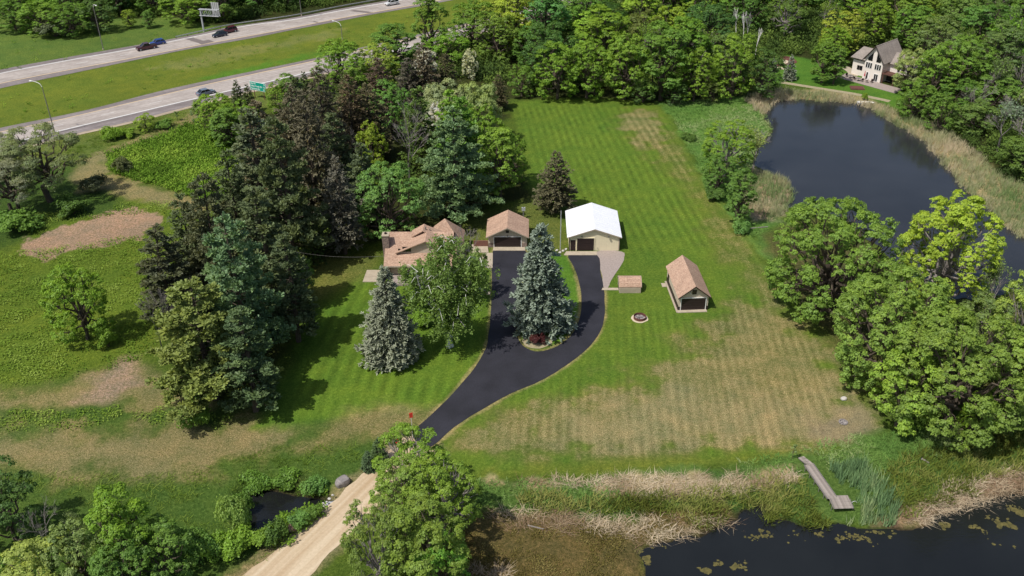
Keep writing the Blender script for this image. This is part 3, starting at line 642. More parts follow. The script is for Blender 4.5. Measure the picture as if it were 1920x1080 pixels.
def bare_tree(seed, H, W, bark='grey_bark', leaves=0, ls=0.2, depth=5, r=0.018):
    rs = np.random.RandomState(seed); segs = []; tips = []
    def go(p, d, L, rad, k):
        q = p+d*L; segs.append((p, q, rad, rad*0.66)); tips.append(q)
        if k == 0: return
        for _ in range(3 if k > 1 else 4):
            nd = d+unit(rs, 1)[0]*0.62*np.array([W/H*1.5, W/H*1.5, 0.6])+np.array([0, 0, 0.13]); nd /= np.linalg.norm(nd)
            go(q if rs.rand() > 0.35 else p+d*L*0.7, nd, L*rs.uniform(0.62, 0.85), max(rad*0.55, 0.018), k-1)
    go(np.array([0, 0, -0.2]), np.array([0, 0, 1.0]), H*0.28, r*H, depth)
    tr = branch_mesh('branches', segs, M[bark], 3)
    if not leaves: return None, tr
    tips = np.array(tips[len(tips)//3:]); i = rs.choice(len(tips), leaves); pos = tips[i]+rs.normal(size=(leaves, 3))*0.45
    lf = leafmesh('crown', pos, unit(rs, leaves)+np.array([0, 0, 0.6]), ls*rs.uniform(0.6, 1.2, leaves), rs.rand(leaves), rs.rand(leaves)*0.6, rs)
    return lf, tr

def weeping_birch(seed, H, W):
    rs = np.random.RandomState(seed); segs = []; pos = []; sh = []; nor = []
    stems = [((0, 0, 0), (W*0.05, 0, H*0.98)), ((0.3, 0.1, 0), (-W*0.24, 0.6, H*0.72)), ((-0.2, 0.2, 0), (W*0.3, -0.5, H*0.8))]
    for si, (p, q) in enumerate(stems):
        p = np.array(p, float); q = np.array(q, float); r0 = 0.27-0.05*si
        pts = [p+(q-p)*t+np.array([math.sin(t*5+si)*0.5, math.cos(t*4)*0.3, 0])*(0.2+t) for t in np.linspace(0, 1, 9)]
        for i in range(8): segs.append((pts[i], pts[i+1], r0*(1-i/9), r0*(1-(i+1)/9)+0.02))
        for _ in range(30):
            t = rs.uniform(0.25, 1.0); b = p+(q-p)*t; az = rs.rand()*6.28; l = W*0.34*rs.uniform(0.3, 1.05)*(1.12-0.6*t)*(0.55+min(t, 0.5)*0.9); dv = np.array([math.cos(az), math.sin(az), 0])
            m = b+dv*l*0.6+np.array([0, 0, l*0.5]); e = b+dv*l+np.array([0, 0, l*0.28])
            segs.append((b, m, 0.045, 0.025)); segs.append((m, e, 0.025, 0.012))
            for _ in range(13):
                f = rs.uniform(0.25, 1.05); s = (b+(m-b)*f/0.6) if f < 0.6 else (m+(e-m)*(f-0.6)/0.4); s = s+np.append(rs.normal(size=2)*0.45, 0.15*rs.normal()); dl = rs.uniform(0.5, 2.1)
                k = int(dl*21); zz = rs.rand(k)*dl
                pp = s+np.stack([rs.normal(size=k)*0.17+dv[0]*zz*0.08, rs.normal(size=k)*0.17+dv[1]*zz*0.08, -zz], 1)
                pos.append(pp[pp[:, 2] > 0.6]); sh.append(np.full((pp[:, 2] > 0.6).sum(), rs.rand()))
    pos = np.concatenate(pos); sh = np.concatenate(sh); n = len(pos)
    lf = leafmesh('crown', pos, unit(rs, n)*0.8+np.array([0, 0, 0.45])+pos*np.array([0.06, 0.06, 0]), 0.135*rs.uniform(0.6, 1.25, n), sh*0.6+0.4*rs.rand(n), rs.rand(n)*0.7, rs)
    return lf, branch_mesh('trunk', segs, M['birch'], 6)

def bush(seed, H, W, n=5200, ls=0.15, lobes=7):
    rs = np.random.RandomState(seed); L = []
    for i in range(lobes):
        az = i*2.4+rs.rand(); r = W*0.28*math.sqrt(rs.rand()); lr = W*rs.uniform(0.17, 0.27); L.append((math.cos(az)*r, math.sin(az)*r, max(lr*0.6, rs.uniform(0.3, 0.72)*H), lr))
    L = np.array(L); i = rs.choice(lobes, n); d = unit(rs, n); d[:, 2] = np.abs(d[:, 2])*1.1-0.35
    hl = min(1.0, H/W*1.3)
    pos = L[i, :3]+d*L[i, 3:4]*rs.uniform(0.7, 1.08, (n, 1))*np.array([1, 1, hl]); cl = rs.rand(lobes)
    cell = vnoise(pos[:, 0]*1.6+pos[:, 2]*1.3, pos[:, 1]*1.6, seed); pos += (cell[:, None]-0.5)*1.5*d; pos[:, 2] += (rs.rand(n) < 0.12)*rs.rand(n)*0.5
    pos[:, 2] = np.abs(pos[:, 2])
    lf = leafmesh('crown', pos, d*0.8+np.array([0, 0, 0.6])+rs.normal(size=d.shape)*0.5, ls*rs.uniform(0.6, 1.25, n), np.clip(cell*0.6+0.4*rs.rand(n), 0, 1), np.clip(cl[i]*0.5+0.4*rs.rand(n), 0, 1), rs)
    segs = []
    for l in L: curve_seg(segs, (0, 0, -0.1), l[:3], 0.06, 0.02, rs, 2)
    return lf, branch_mesh('stems', segs, M['bark'], 4)

PROTO = {}       # key -> (list of (crown mesh, trunk mesh), nominal height, nominal width)
PROTO['oak'] = ([broadleaf(100+i, 13, 12, 0.9, 18, 430, 36, 0.175, 0.68, flat=0.85, lobe=(0.27, 0.37)) for i in range(6)], 14, 11)
PROTO['round'] = ([broadleaf(120+i, 9, 9, 0.3, 14, 300, 34, 0.155, 0.58, flat=0.85, lobe=(0.27, 0.37)) for i in range(3)], 9, 9)
PROTO['tall'] = ([broadleaf(130+i, 16, 8.5, 1.0, 18, 400, 36, 0.175, 0.66, flat=0.9, lobe=(0.3, 0.42)) for i in range(3)], 17, 8)
PROTO['huge'] = ([broadleaf(140+i, 14.5, 19, 0.9, 44, 1500, 34, 0.16, 0.62, flat=0.85, lobe=(0.15, 0.23)) for i in range(3)], 14.5, 19)
PROTO['fan'] = ([broadleaf(150, 17, 16, 1.2, 40, 1250, 36, 0.165, 0.62, up=0.35, flat=1.4, lobe=(0.12, 0.21), bark='grey_bark')], 17, 16)
PROTO['loose'] = ([broadleaf(160+i, 13, 12, 1.4, 24, 520, 32, 0.155, 0.6, lobe=(0.16, 0.27), flat=0.85, bark='grey_bark') for i in range(2)], 13, 12)
PROTO['lacy'] = ([broadleaf(170+i, 12.5, 13, 3.0, 18, 480, 42, 0.13, 0.8, lobe=(0.16, 0.3), forks=2) for i in range(2)], 12.5, 13)
PROTO['willow'] = ([broadleaf(180, 10, 12, 1.0, 12, 330, 60, 0.17, 0.9, lobe=(0.3, 0.42))], 10, 12)
PROTO['spruce'] = ([spruce(200, 19, 5.0, full=0.66, whorls=25, per=20, tl=0.62, width=0.14, tuft=6, needles=9, irregular=0.2, droop=0.3), spruce(201, 20, 5.3, full=0.66, whorls=24, per=18, tl=0.7, width=0.17, tuft=6, needles=9, irregular=0.2, droop=0.28)], 19, 10)
PROTO['small_spruce'] = ([spruce(210, 8, 2.3, whorls=16, per=10, tl=0.5, tuft=3, needles=7)], 8, 4.6)
PROTO['dark_pine'] = ([pine(220+i, 19, 3.9, levels=19, per=7, clump=0.62, cone=0.55, bare=0.13, dens=1.35) for i in range(2)], 19, 7.8)
PROTO['thin_pine'] = ([spruce(230+i, 19, 3.7, whorls=26, per=10, tl=0.6, tuft=5, needles=7, droop=0.05, full=0.55, irregular=0.28, width=0.13, bare=0.12) for i in range(2)], 19, 7.4)
PROTO['white_pine'] = ([pine(240+i, 21, 8.0, levels=14, per=9, clump=0.8, cone=0.62, dens=1.5, upturn=0.1) for i in range(2)], 21, 16)
PROTO['bare'] = ([bare_tree(250, 12, 10, depth=5), bare_tree(251, 12, 9, depth=5)], 12, 9)
PROTO['sparse'] = ([bare_tree(255, 13, 9, leaves=1100, ls=0.26), bare_tree(256, 13, 9, leaves=700, ls=0.24)], 13, 9)
PROTO['snag'] = ([bare_tree(290, 14, 5, bark='birch', depth=4, r=0.014), bare_tree(291, 14, 4, bark='birch', depth=3, r=0.014)], 14, 4)
PROTO['birch'] = ([weeping_birch(260, 15, 12)], 15, 12)
PROTO['bush'] = ([bush(270+i, 3, 4.5) for i in range(3)], 3, 4.5)
PROTO['sapling'] = ([broadleaf(280, 3, 1.2, 0.7, 5, 26, 12, 0.13, 0.3)], 3, 1.2)
for key in PROTO:      # real extents of each prototype
    pr = []
    for lf, tr in PROTO[key][0]:
        me = lf or tr; c = np.empty(len(me.vertices)*3, np.float32); me.vertices.foreach_get('co', c); c = c.reshape(-1, 3)
        pr.append((lf, tr, float(np.percentile(c[:, 2], 99.8)), float(np.percentile(np.hypot(c[:, 0], c[:, 1]), 97))*2))
    PROTO[key] = pr
NAMES = {'oak': 'broadleaf_tree', 'round': 'broadleaf_tree', 'tall': 'broadleaf_tree', 'huge': 'broadleaf_tree', 'fan': 'broadleaf_tree', 'loose': 'broadleaf_tree', 'lacy': 'broadleaf_tree',
         'willow': 'willow_tree', 'spruce': 'spruce_tree', 'small_spruce': 'spruce_tree', 'dark_pine': 'pine_tree', 'thin_pine': 'pine_tree', 'white_pine': 'pine_tree',
         'bare': 'bare_tree', 'snag': 'bare_tree', 'sparse': 'broadleaf_tree', 'birch': 'birch_tree', 'bush': 'shrub', 'sapling': 'young_tree'}
TINT = {'bright': (0.185, 0.315, 0.042), 'green': (0.135, 0.250, 0.045), 'deep': (0.095, 0.175, 0.042), 'yellow': (0.255, 0.365, 0.048), 'lime': (0.33, 0.46, 0.06),
        'olive': (0.150, 0.215, 0.060), 'pale': (0.205, 0.285, 0.105), 'greyg': (0.19, 0.225, 0.13), 'spruce': (0.285, 0.32, 0.27), 'spruceg': (0.25, 0.30, 0.235), 'pine': (0.100, 0.160, 0.072), 'pineb': (0.120, 0.155, 0.076),
        'brown': (0.150, 0.142, 0.080), 'dkpine': (0.108, 0.142, 0.064), 'goldpine': (0.185, 0.240, 0.065), 'red': (0.085, 0.028, 0.032), 'blossom': (0.55, 0.58, 0.50), 'rust': (0.3, 0.15, 0.11), 'mint': (0.145, 0.290, 0.070)}
used = {}
def plant(kind, pos, H, W, tint, label, cat='tree', group=None, var=None, jit=0.1):
    pr = PROTO[kind]; i = (used.get(kind, 0) if var is None else var) % len(pr); used[kind] = used.get(kind, 0)+1
    lf, tr, h0, w0 = pr[i]
    e = empty(NAMES[kind], (pos[0], pos[1], pos[2] if len(pos) > 2 else hz(pos[0], pos[1])), rnd.uniform(0, 6.28), label, cat, group)
    sxy = W/w0; sz = H/h0
    t = TINT[tint] if isinstance(tint, str) else tint
    j = [1+rnd.uniform(-jit, jit) for _ in range(2)]; t = (t[0]*j[0]*j[1], t[1]*j[0], t[2]*j[0]*rnd.uniform(0.85, 1.2), 1)
    if lf is not None:
        o = link('crown', lf, None, e); o.color = t
    o = link('trunk' if kind not in ('bush',) else 'stems', tr, None, e)
    e.scale = (sxy, sxy, sz)
    return e
def T(kind, x, yb, yt, w, tint, label, cat='tree', group=None, var=None, jit=0.04):
    """a plant that stands where the photo shows its foot (x, yb), as tall and wide as it shows"""
    p = P(x, yb, 0); zz = hz(p.x, p.y); p = P(x, yb, zz)
    lo, hi = 0.3, 45
    for _ in range(30):
        m = (lo+hi)/2
        if Qy(p.x, p.y, zz+m)[1] > yt: lo = m
        else: hi = m
    s = Qy(p.x, p.y, zz+lo*0.5)[2]
    return plant(kind, (p.x, p.y, zz), lo, w/s, tint, label, cat, group, var, jit)
DOCK = PP([(1494, 850), (1512, 848), (1536, 866), (1572, 912), (1590, 915), (1614, 955), (1612, 975), (1562, 975), (1545, 945), (1500, 875)])

# ------------------------------------------------------------------ single trees, front to back
T('spruce', 735, 674, 503, 106, 'spruce', 'silver blue spruce on the lawn in front of the house', var=0)
T('spruce', 1013, 614, 424, 114, 'spruceg', 'tall blue spruce on the grass island inside the driveway loop', var=1)
T('birch', 842, 652, 446, 150, (0.17, 0.26, 0.075), 'weeping birch with white trunks between the house and the driveway', var=0)
T('round', 885, 560, 455, 66, 'pale', 'pale leafy small tree right of the birch at the driveway edge', 'tree')
T('round', 800, 560, 482, 62, 'green', 'green leafy small tree left of the birch hiding the house wall')
T('bare', 880, 520, 425, 66, (0.390, 0.390, 0.312), 'nearly bare whitish tree in front of the garage walk', var=1)
T('huge', 1544, 585, 385, 236, (0.19, 0.31, 0.05), 'huge round oak beside the dry lawn below the reed spit', var=0)
T('fan', 1756, 570, 368, 176, 'lime', 'lime yellow spreading maple standing against the pond')
T('loose', 1893, 720, 508, 136, (0.29, 0.39, 0.09), 'yellowish loose tree at the far bank behind the oak clump')
T('sparse', 1850, 610, 492, 70, 'pale', 'thin pale tree behind the loose yellowish tree at the pond')
T('huge', 1668, 720, 528, 246, (0.195, 0.316, 0.058), 'broad oak in the clump beside the brown lawn, rear left one', var=1)
T('huge', 1772, 792, 602, 266, (0.185, 0.285, 0.048), 'broad bright oak at the front of the clump near the dock', var=0)
T('oak', 1898, 800, 612, 170, (0.195, 0.312, 0.068), 'oak at the right end of the clump by the marsh')
T('loose', 1830, 700, 560, 130, (0.175, 0.254, 0.078), 'grey green oak in the middle of the clump')
T('round', 1680, 800, 660, 128, (0.244, 0.390, 0.058), 'low bright green tree hanging over the brown lawn edge')
T('round', 1822, 828, 742, 72, (0.292, 0.468, 0.058), 'small bright bush tree in front of the oak clump')
T('bush', 1850, 585, 555, 70, 'olive', 'low olive shrub on the bank between the oaks and the pond', 'shrub')
T('bush', 1820, 640, 600, 60, (0.195, 0.156, 0.098), 'brownish shrub in the gap behind the oak clump', 'shrub')
# shrubs along the marsh beside the main lawn
T('loose', 1358, 330, 226, 98, 'bright', 'bushy green tree left of the reed spit beside the pond')
T('sparse', 1412, 318, 240, 66, (0.273, 0.332, 0.098), 'olive thin tree leaning over the pond edge')
T('oak', 1345, 362, 290, 70, 'green', 'low tree below the bushy one at the marsh edge')
T('tall', 1383, 420, 318, 58, 'green', 'narrow tree in front of the straw reed spit')
T('bush', 1388, 437, 415, 34, 'mint', 'small shrub at the lawn edge under the narrow tree', 'shrub')
T('bush', 1335, 375, 352, 40, 'deep', 'dark shrub beside the low marsh tree', 'shrub')
T('bush', 1290, 262, 250, 30, 'deep', 'small dark shrub in the marsh grass near the woods', 'shrub')
# yard trees behind the buildings
T('thin_pine', 1042, 398, 284, 78, 'brown', 'brown withered pine behind the white barn', var=0, jit=0.02)
T('white_pine', 858, 408, 206, 160, (0.166, 0.254, 0.121), 'large green white pine behind the house', var=0)
T('oak', 737, 452, 306, 132, 'mint', 'fresh green maple left behind the house')
T('bare', 768, 345, 196, 98, 'greyg', 'bare grey tree in the middle of the grove behind the house', var=0)
T('tall', 938, 375, 240, 86, 'bright', 'bright green tree at the grove corner behind the garage')
T('oak', 966, 345, 252, 46, 'bright', 'bright green tree leaning to the mown field, at the grove edge')
T('oak', 905, 330, 200, 86, 'bright', 'green tree behind the large white pine')
T('round', 880, 300, 192, 78, 'green', 'green tree in front of the pale willows')
T('willow', 838, 268, 152, 96, (0.312, 0.370, 0.175), 'pale round willow, left of the two in the grove')
T('willow', 896, 272, 152, 92, (0.302, 0.390, 0.156), 'pale round willow, right of the two in the grove')
T('round', 826, 290, 195, 60, 'blossom', 'white flowering tree left of the green tree by the willows')
T('oak', 736, 262, 150, 82, 'mint', 'rounded green maple among the brown pines')
T('round', 702, 335, 228, 60, 'yellow', 'yellow green small tree beside the bare grey tree')
T('round', 692, 372, 280, 50, 'yellow', 'yellowish small tree just above the fresh maple')
T('bare', 655, 330, 235, 46, 'rust', 'reddish dead tree among the brown pines', var=1)
T('oak', 640, 172, 72, 98, 'bright', 'bright tree at the grove end next to the highway')
T('tall', 672, 205, 105, 50, 'bright', 'narrow bright tree among the pines near the highway')
T('oak', 712, 160, 82, 80, 'yellow', 'yellow green tree behind the brown pines')
T('round', 800, 150, 92, 46, 'blossom', 'white flowering tree in the grove near the highway')
T('round', 882, 150, 92, 34, 'blossom', 'white flowering tree at the dark wood edge')
T('tall', 742, 130, 46, 90, 'green', 'green tree standing against the highway grass')
# grove of conifers left of the house (foot x, foot y, top y, width)
cons = [('thin_pine', 648, 476, 296, 82, (0.166, 0.166, 0.107), 'grey brown narrow spruce left of the fresh maple'),
 ('white_pine', 553, 500, 226, 150, 'pineb', 'tallest dark pine beside the small leafy bush of the left lawn'),
 ('dark_pine', 500, 430, 208, 130, 'pineb', 'blue grey tall pine at the end of the weed patch'),
 ('thin_pine', 600, 420, 170, 100, 'brown', 'brown pine behind the tallest dark pine'),
 ('thin_pine', 566, 330, 160, 90, 'brown', 'brown thin pine next to the bright roadside trees'),
 ('thin_pine', 618, 330, 128, 90, (0.146, 0.129, 0.074), 'dark brown pine in front of the bright highway tree'),
 ('thin_pine', 668, 310, 140, 78, (0.160, 0.129, 0.078), 'brown pine left of the reddish dead tree'),
 ('thin_pine', 700, 300, 158, 84, 'brown', 'brown pine left of the rounded green maple'),
 ('thin_pine', 716, 210, 110, 64, (0.156, 0.121, 0.078), 'small brown pine below the yellow green tree'),
 ('thin_pine', 800, 200, 84, 66, (0.152, 0.133, 0.082), 'brown pine standing above the left willow'),
 ('thin_pine', 838, 190, 100, 56, 'brown', 'brown pine standing above the right willow'),
 ('thin_pine', 770, 205, 110, 60, (0.146, 0.137, 0.088), 'brown pine beside the white flowering tree'),
 ('thin_pine', 935, 205, 140, 40, 'brown', 'small brown tree between the willows and the wood edge'),
 ('dark_pine', 640, 390, 215, 92, 'dkpine', 'dark pine between the brown pines and the narrow spruce'),
 ('dark_pine', 690, 425, 270, 80, 'dkpine', 'dark pine behind the fresh green maple'),
 ('white_pine', 425, 560, 330, 150, (0.121, 0.140, 0.066), 'dark olive pine above the bare soil patch'),
 ('dark_pine', 512, 590, 352, 130, 'dkpine', 'dark pine behind the dense green pine'),
 ('thin_pine', 372, 540, 364, 90, 'pineb', 'blue green pine touching the brown trail'),
 ('dark_pine', 330, 598, 428, 118, (0.090, 0.101, 0.055), 'blackish pine beside the bare soil patch, left end of the grove'),
 ('white_pine', 470, 690, 410, 190, (0.152, 0.244, 0.117), 'dense green pine behind the golden pine'),
 ('dark_pine', 560, 640, 440, 100, 'dkpine', 'dark pine in the shade at the left lawn'),
 ('white_pine', 405, 748, 528, 226, 'goldpine', 'golden green pine at the front of the grove'),
 ('dark_pine', 480, 770, 580, 120, 'pine', 'dark green pine right behind the golden pine'),
 ('bare', 305, 660, 540, 76, 'greyg', 'bare grey bush tree left of the golden pine')]
for i, (k, x, yb, yt, w, t, lb) in enumerate(cons): T(k, x, yb, yt, w, t, lb, var=i)
T('loose', 572, 560, 482, 46, 'green', 'small leafy tree catching light at the left lawn')
T('oak', 610, 250, 170, 70, 'dkpine', 'shaded tree between the brown pines')
# roadside trees
for k, x, yb, yt, w, t, lb, *_r in [('oak', 410, 258, 176, 82, 'bright', 'bright leafy tree nearest the silver sedan'), ('oak', 455, 265, 190, 74, 'bright', 'bright leafy tree under the green road sign, left'),
  ('tall', 430, 275, 205, 60, 'green', 'green leafy tree at the end of the weed patch'), ('oak', 526, 212, 150, 46, 'bright', 'yellow green tree right behind the green road sign'),
  ('round', 378, 232, 190, 34, 'pale', 'thin small tree at the near highway edge'), ('tall', 548, 210, 138, 50, 'green', 'green tree with pointed top at the pine grove end'),
  ('small_spruce', 449, 198, 150, 28, 'dkpine', 'small dark spruce left of the road sign, left one'), ('small_spruce', 470, 210, 158, 30, 'dkpine', 'small dark spruce next to the road sign post'),
  ('small_spruce', 575, 190, 135, 34, 'dkpine', 'dark spruce at the highway end of the pine grove'), ('sapling', 333, 226, 208, 10, 'olive', 'withered young conifer on the roadside grass'),
  ('round', 275, 245, 214, 40, 'yellow', 'yellow green shrub between the trail and the highway'), ('bush', 208, 262, 238, 36, 'bright', 'bright green shrub at the left of the roadside grass'),
  ('bush', 240, 256, 240, 40, 'bright', 'low green shrub beside the yellow green one'), ('bush', 310, 240, 224, 34, 'green', 'low green shrub right of the yellow green one')]:
    T(k, x, yb, yt, w, t, lb, 'shrub' if k == 'bush' else 'tree')
# left edge grove
T('lacy', 103, 378, 236, 152, (0.205, 0.263, 0.117), 'feathery tree with a forked dark trunk beside the trail', var=0)
T('lacy', 32, 402, 282, 120, (0.214, 0.244, 0.146), 'grey green feathery tree at the left edge', var=1)
T('lacy', 10, 335, 252, 90, (0.254, 0.273, 0.175), 'pale feathery tree against the near carriageway', var=0)
T('bush', 40, 430, 398, 90, 'green', 'green undergrowth bush below the feathery trees', 'shrub')
T('bush', 140, 400, 372, 70, 'deep', 'dark undergrowth bush at the foot of the forked tree', 'shrub')
T('bush', 180, 358, 330, 50, (0.098, 0.117, 0.068), 'dark grey shrub beside the trail bend', 'shrub')
T('bush', 232, 322, 296, 40, (0.117, 0.146, 0.068), 'dark shrub inside the weed patch', 'shrub')
T('oak', 166, 636, 498, 122, 'bright', 'round green tree alone in the left field')
T('bush', 205, 650, 615, 46, 'bright', 'bright bush at the foot of the lone round tree', 'shrub')
T('bush', 372, 795, 752, 66, 'green', 'leafy bush under the golden pine', 'shrub')
# lower left
for k, x, yb, yt, w, t, lb, *_r in [('round', 28, 1010, 880, 150, 'deep', 'dark green tree at the lower left edge'), ('bare', 96, 1035, 942, 78, 'greyg', 'bare grey sapling tree between the lower left trees'),
  ('sparse', 140, 1010, 955, 50, 'pale', 'thin pale sapling beside the bare grey one'), ('tall', 248, 1075, 922, 118, 'bright', 'tallest bright bush tree at the lower left'),
  ('round', 172, 1110, 985, 120, 'pale', 'pale green bush tree at the bottom edge'), ('round', 318, 1085, 985, 128, 'green', 'dark rounded bush tree right of the tallest one'),
  ('round', 90, 1150, 1035, 170, (0.312, 0.390, 0.098), 'yellow green bush tree in the bottom left corner'), ('round', 250, 1140, 1030, 130, 'green', 'green bush tree cut by the bottom edge'),
  ('bush', 375, 1040, 1000, 70, 'green', 'green shrub between the bush trees and the pool', 'shrub'), ('bush', 15, 1100, 1045, 60, 'green', 'green shrub at the left bottom edge', 'shrub')]:
    T(k, x, yb, yt, w, t, lb, 'shrub' if k == 'bush' else 'tree')
for x, yb, yt, w, t, lb in [(447, 1000, 930, 58, (0.234, 0.351, 0.088), 'yellow green leafy shrub left of the pool'), (480, 918, 890, 60, 'green', 'green shrub above the pool, left'),
  (535, 915, 890, 60, 'green', 'green shrub above the pool, middle'), (592, 926, 896, 52, 'mint', 'green shrub above the pool beside the road'), (520, 1012, 978, 52, 'deep', 'dark green shrub below the pool'),
  (558, 990, 965, 44, 'mint', 'green shrub below the pool at the road'), (590, 968, 950, 34, 'green', 'small shrub beside the brown boulder'), (450, 1030, 995, 70, 'bright', 'bright shrub below the yellow green one'),
  (500, 1020, 990, 50, 'bright', 'low bright shrub left of the brown boulder'), (455, 960, 925, 40, 'green', 'small shrub on the left pool bank'), (405, 1040, 1010, 60, 'bright', 'low leafy shrub beside the dark bush tree')]:
    T('bush', x, yb, yt, w, t, lb, 'shrub')
# cluster of trees at the bottom of the driveway
for k, x, yb, yt, w, t, lb, *_r in [('loose', 776, 935, 812, 140, 'bright', 'leafy tree standing at the end of the asphalt'), ('loose', 832, 1005, 866, 150, (0.205, 0.322, 0.058), 'broad tree right of the gravel road end'),
  ('oak', 764, 1005, 872, 128, (0.205, 0.312, 0.062), 'broad tree left in the cluster, over the gravel road'), ('loose', 716, 1110, 940, 130, (0.185, 0.273, 0.068), 'tree at the bottom edge beside the gravel road'),
  ('oak', 800, 1110, 950, 170, (0.185, 0.283, 0.058), 'tree at the bottom of the cluster'), ('round', 826, 1120, 1018, 118, (0.175, 0.361, 0.058), 'small bright green tree at the bottom edge'),
  ('bare', 820, 900, 836, 60, 'greyg', 'grey leafless sapling before the asphalt end'), ('bare', 735, 880, 845, 46, 'greyg', 'grey leafless sapling at the gravel road edge'),
  ('small_spruce', 712, 866, 822, 36, 'pine', 'small dark juniper left of the driveway end, upper one'), ('small_spruce', 692, 880, 846, 30, 'pine', 'small dark juniper left of the driveway end, lower one')]:
    T(k, x, yb, yt, w, t, lb)
T('sapling', 1485, 862, 832, 12, 'pale', 'thin young tree beside the dock', 'tree')
T('bush', 1010, 643, 626, 32, 'red', 'dark red barberry bush at the foot of the island spruce', 'shrub')
T('bush', 795, 612, 585, 40, 'bright', 'small bush in front of the house', 'shrub')
# around the pale house
for k, x, yb, yt, w, t, lb, *_r in [('small_spruce', 1479, 150, 103, 25, 'spruce', 'blue spruce on the lawn of the pale house'), ('small_spruce', 1449, 135, 107, 16, 'spruce', 'slim spruce in front of the sand ring'),
  ('tall', 1540, 155, 78, 52, 'green', 'green tree with white trunk left of the pale house'), ('tall', 1562, 158, 90, 44, 'green', 'green tree next to the terrace of the pale house'),
  ('oak', 1560, 120, 50, 60, 'bright', 'tree behind the pale house, left'), ('willow', 1700, 175, 92, 66, (0.292, 0.370, 0.137), 'pale willow in front of the deck of the pale house'),
  ('oak', 1745, 190, 85, 84, 'bright', 'yellow green tree right of the pale house'), ('round', 1710, 218, 150, 74, 'green', 'dark leafy tree at the pond corner below the pale house'),
  ('round', 1755, 245, 175, 62, 'green', 'leafy tree along the right pond bank'), ('bush', 1621, 188, 174, 12, 'bright', 'tiny bright shrub by the path to the pond', 'shrub')]:
    T(k, x, yb, yt, w, t, lb, 'shrub' if k == 'bush' else 'tree')
for i, (x, yb, yt, w, t, lb) in enumerate([(30, 58, -8, 80, 'green', 'round green tree at the top left, by the meadow strip'), (85, 62, 0, 84, 'bright', 'bright round tree on the bank at the top left'), (140, 66, 6, 80, 'green', 'green round tree on the bank above the dark conifer bush'), (185, 60, 0, 70, 'deep', 'dark tree right behind the left bank lamp'), (350, 44, -14, 90, 'bright', 'large bright tree left of the sign gantry')]): T('oak', x, yb, yt, w, t, lb)
for x, yb, yt, w, lb in [(1378, 78, 14, 22, 'white bare birch trunks in the wood, leftmost of three'), (1392, 80, 22, 20, 'white bare birch trunks in the wood, middle of three'), (1400, 76, 18, 18, 'white bare birch trunks in the wood, rightmost of three'), (1416, 108, 50, 20, 'white leaning dead trunk at the wood edge near the sand ring')]: T('snag', x, yb, yt, w, 'greyg', lb)
T('tall', 245, 53, 18, 26, 'yellow', 'small tree on the highway bank, left one'); T('tall', 281, 52, 20, 26, 'green', 'small tree on the highway bank, right one')
T('bush', 105, 68, 40, 60, 'dkpine', 'dark low conifer bush on the highway bank', 'shrub')
# willows fringing the mown field
for k, x, yb, yt, w, t, lb, *_r in [('oak', 1045, 185, 78, 96, 'bright', 'rounded tree at the top left corner of the mown field'), ('oak', 1100, 184, 66, 86, 'bright', 'tree with a white bare trunk beside the mown field'),
  ('oak', 1170, 186, 60, 90, 'bright', 'rounded tree above the middle of the mown field'), ('tall', 1238, 188, 40, 100, 'green', 'tallest tree above the mown field'), ('oak', 1300, 190, 90, 80, 'bright', 'tree above the marsh grass'),
  ('oak', 1370, 186, 62, 90, 'bright', 'tree over the marsh grass, near the pond'), ('oak', 1425, 182, 92, 78, 'deep', 'dark tree at the left corner of the pond'), ('round', 978, 180, 122, 56, 'green', 'low tree at the wood corner beside the field'),
  ('round', 1205, 192, 148, 50, 'deep', 'low dark tree along the upper field edge'), ('round', 1265, 194, 152, 52, 'deep', 'low dark tree at the marsh edge of the wood'), ('round', 1335, 190, 152, 46, 'olive', 'low olive tree at the marsh edge of the wood')]:
    T(k, x, yb, yt, w, t, lb)

# ------------------------------------------------------------------ woods: every tree its own, copies share their meshes
placed = [(o.location.x, o.location.y, 0) for o in sc.objects if o.type == 'EMPTY']
px_house = [(1440, 100), (1760, 100), (1700, 215), (1440, 160)]
WOODS = [
 ([(1040, 50), (1060, 20), (1250, -50), (1700, -60), (2080, -60), (2080, 60), (1980, 100), (1720, 118), (1690, 92), (1590, 86), (1560, 112), (1470, 102), (1430, 150), (1370, 172), (1060, 172), (1000, 170), (985, 140), (995, 90)], 10.2, 'far',
   [('oak', 6), ('tall', 3), ('round', 1), ('sparse', 0.8), ('thin_pine', 0.25), ('loose', 1)], 'wood above the mown field and pond'),
 ([(600, 190), (700, 140), (840, 96), (950, 62), (1000, 60), (950, 150), (920, 172), (900, 150), (800, 150), (760, 230), (690, 200)], 9.2, 'mid',
   [('oak', 5), ('tall', 2), ('thin_pine', 1.5), ('round', 1)], 'wood between the highway and the willows'),
 ([(1745, 130), (2080, 60), (2120, 440), (2010, 385), (1930, 350), (1873, 322), (1813, 266), (1773, 240), (1755, 225)], 7.0, 'east',
   [('sparse', 4), ('bare', 1.6), ('oak', 1.6), ('round', 1.4), ('tall', 1)], 'scrubby wood along the right pond bank'),
 ([(-140, 10), (0, 18), (60, 46), (150, 46), (210, 36), (340, 28), (400, 44), (560, 24), (650, 8), (760, -16), (860, -36), (860, -50), (500, -50), (-140, -45)], 9.0, 'north',
   [('oak', 5), ('tall', 3), ('round', 1), ('dark_pine', 0.8)], 'wood beyond the highway'),
 ([(560, 260), (640, 240), (720, 340), (700, 420), (600, 480), (520, 560), (480, 660), (400, 700), (400, 560), (460, 420)], 8.5, 'grove',
   [('dark_pine', 3), ('thin_pine', 2)], 'shaded pine grove left of the house'),
 ([(830, 300), (915, 290), (925, 350), (890, 375), (760, 380), (740, 320)], 7.5, 'back', [('oak', 3), ('dark_pine', 1), ('tall', 2)], 'grove behind the house'),
]
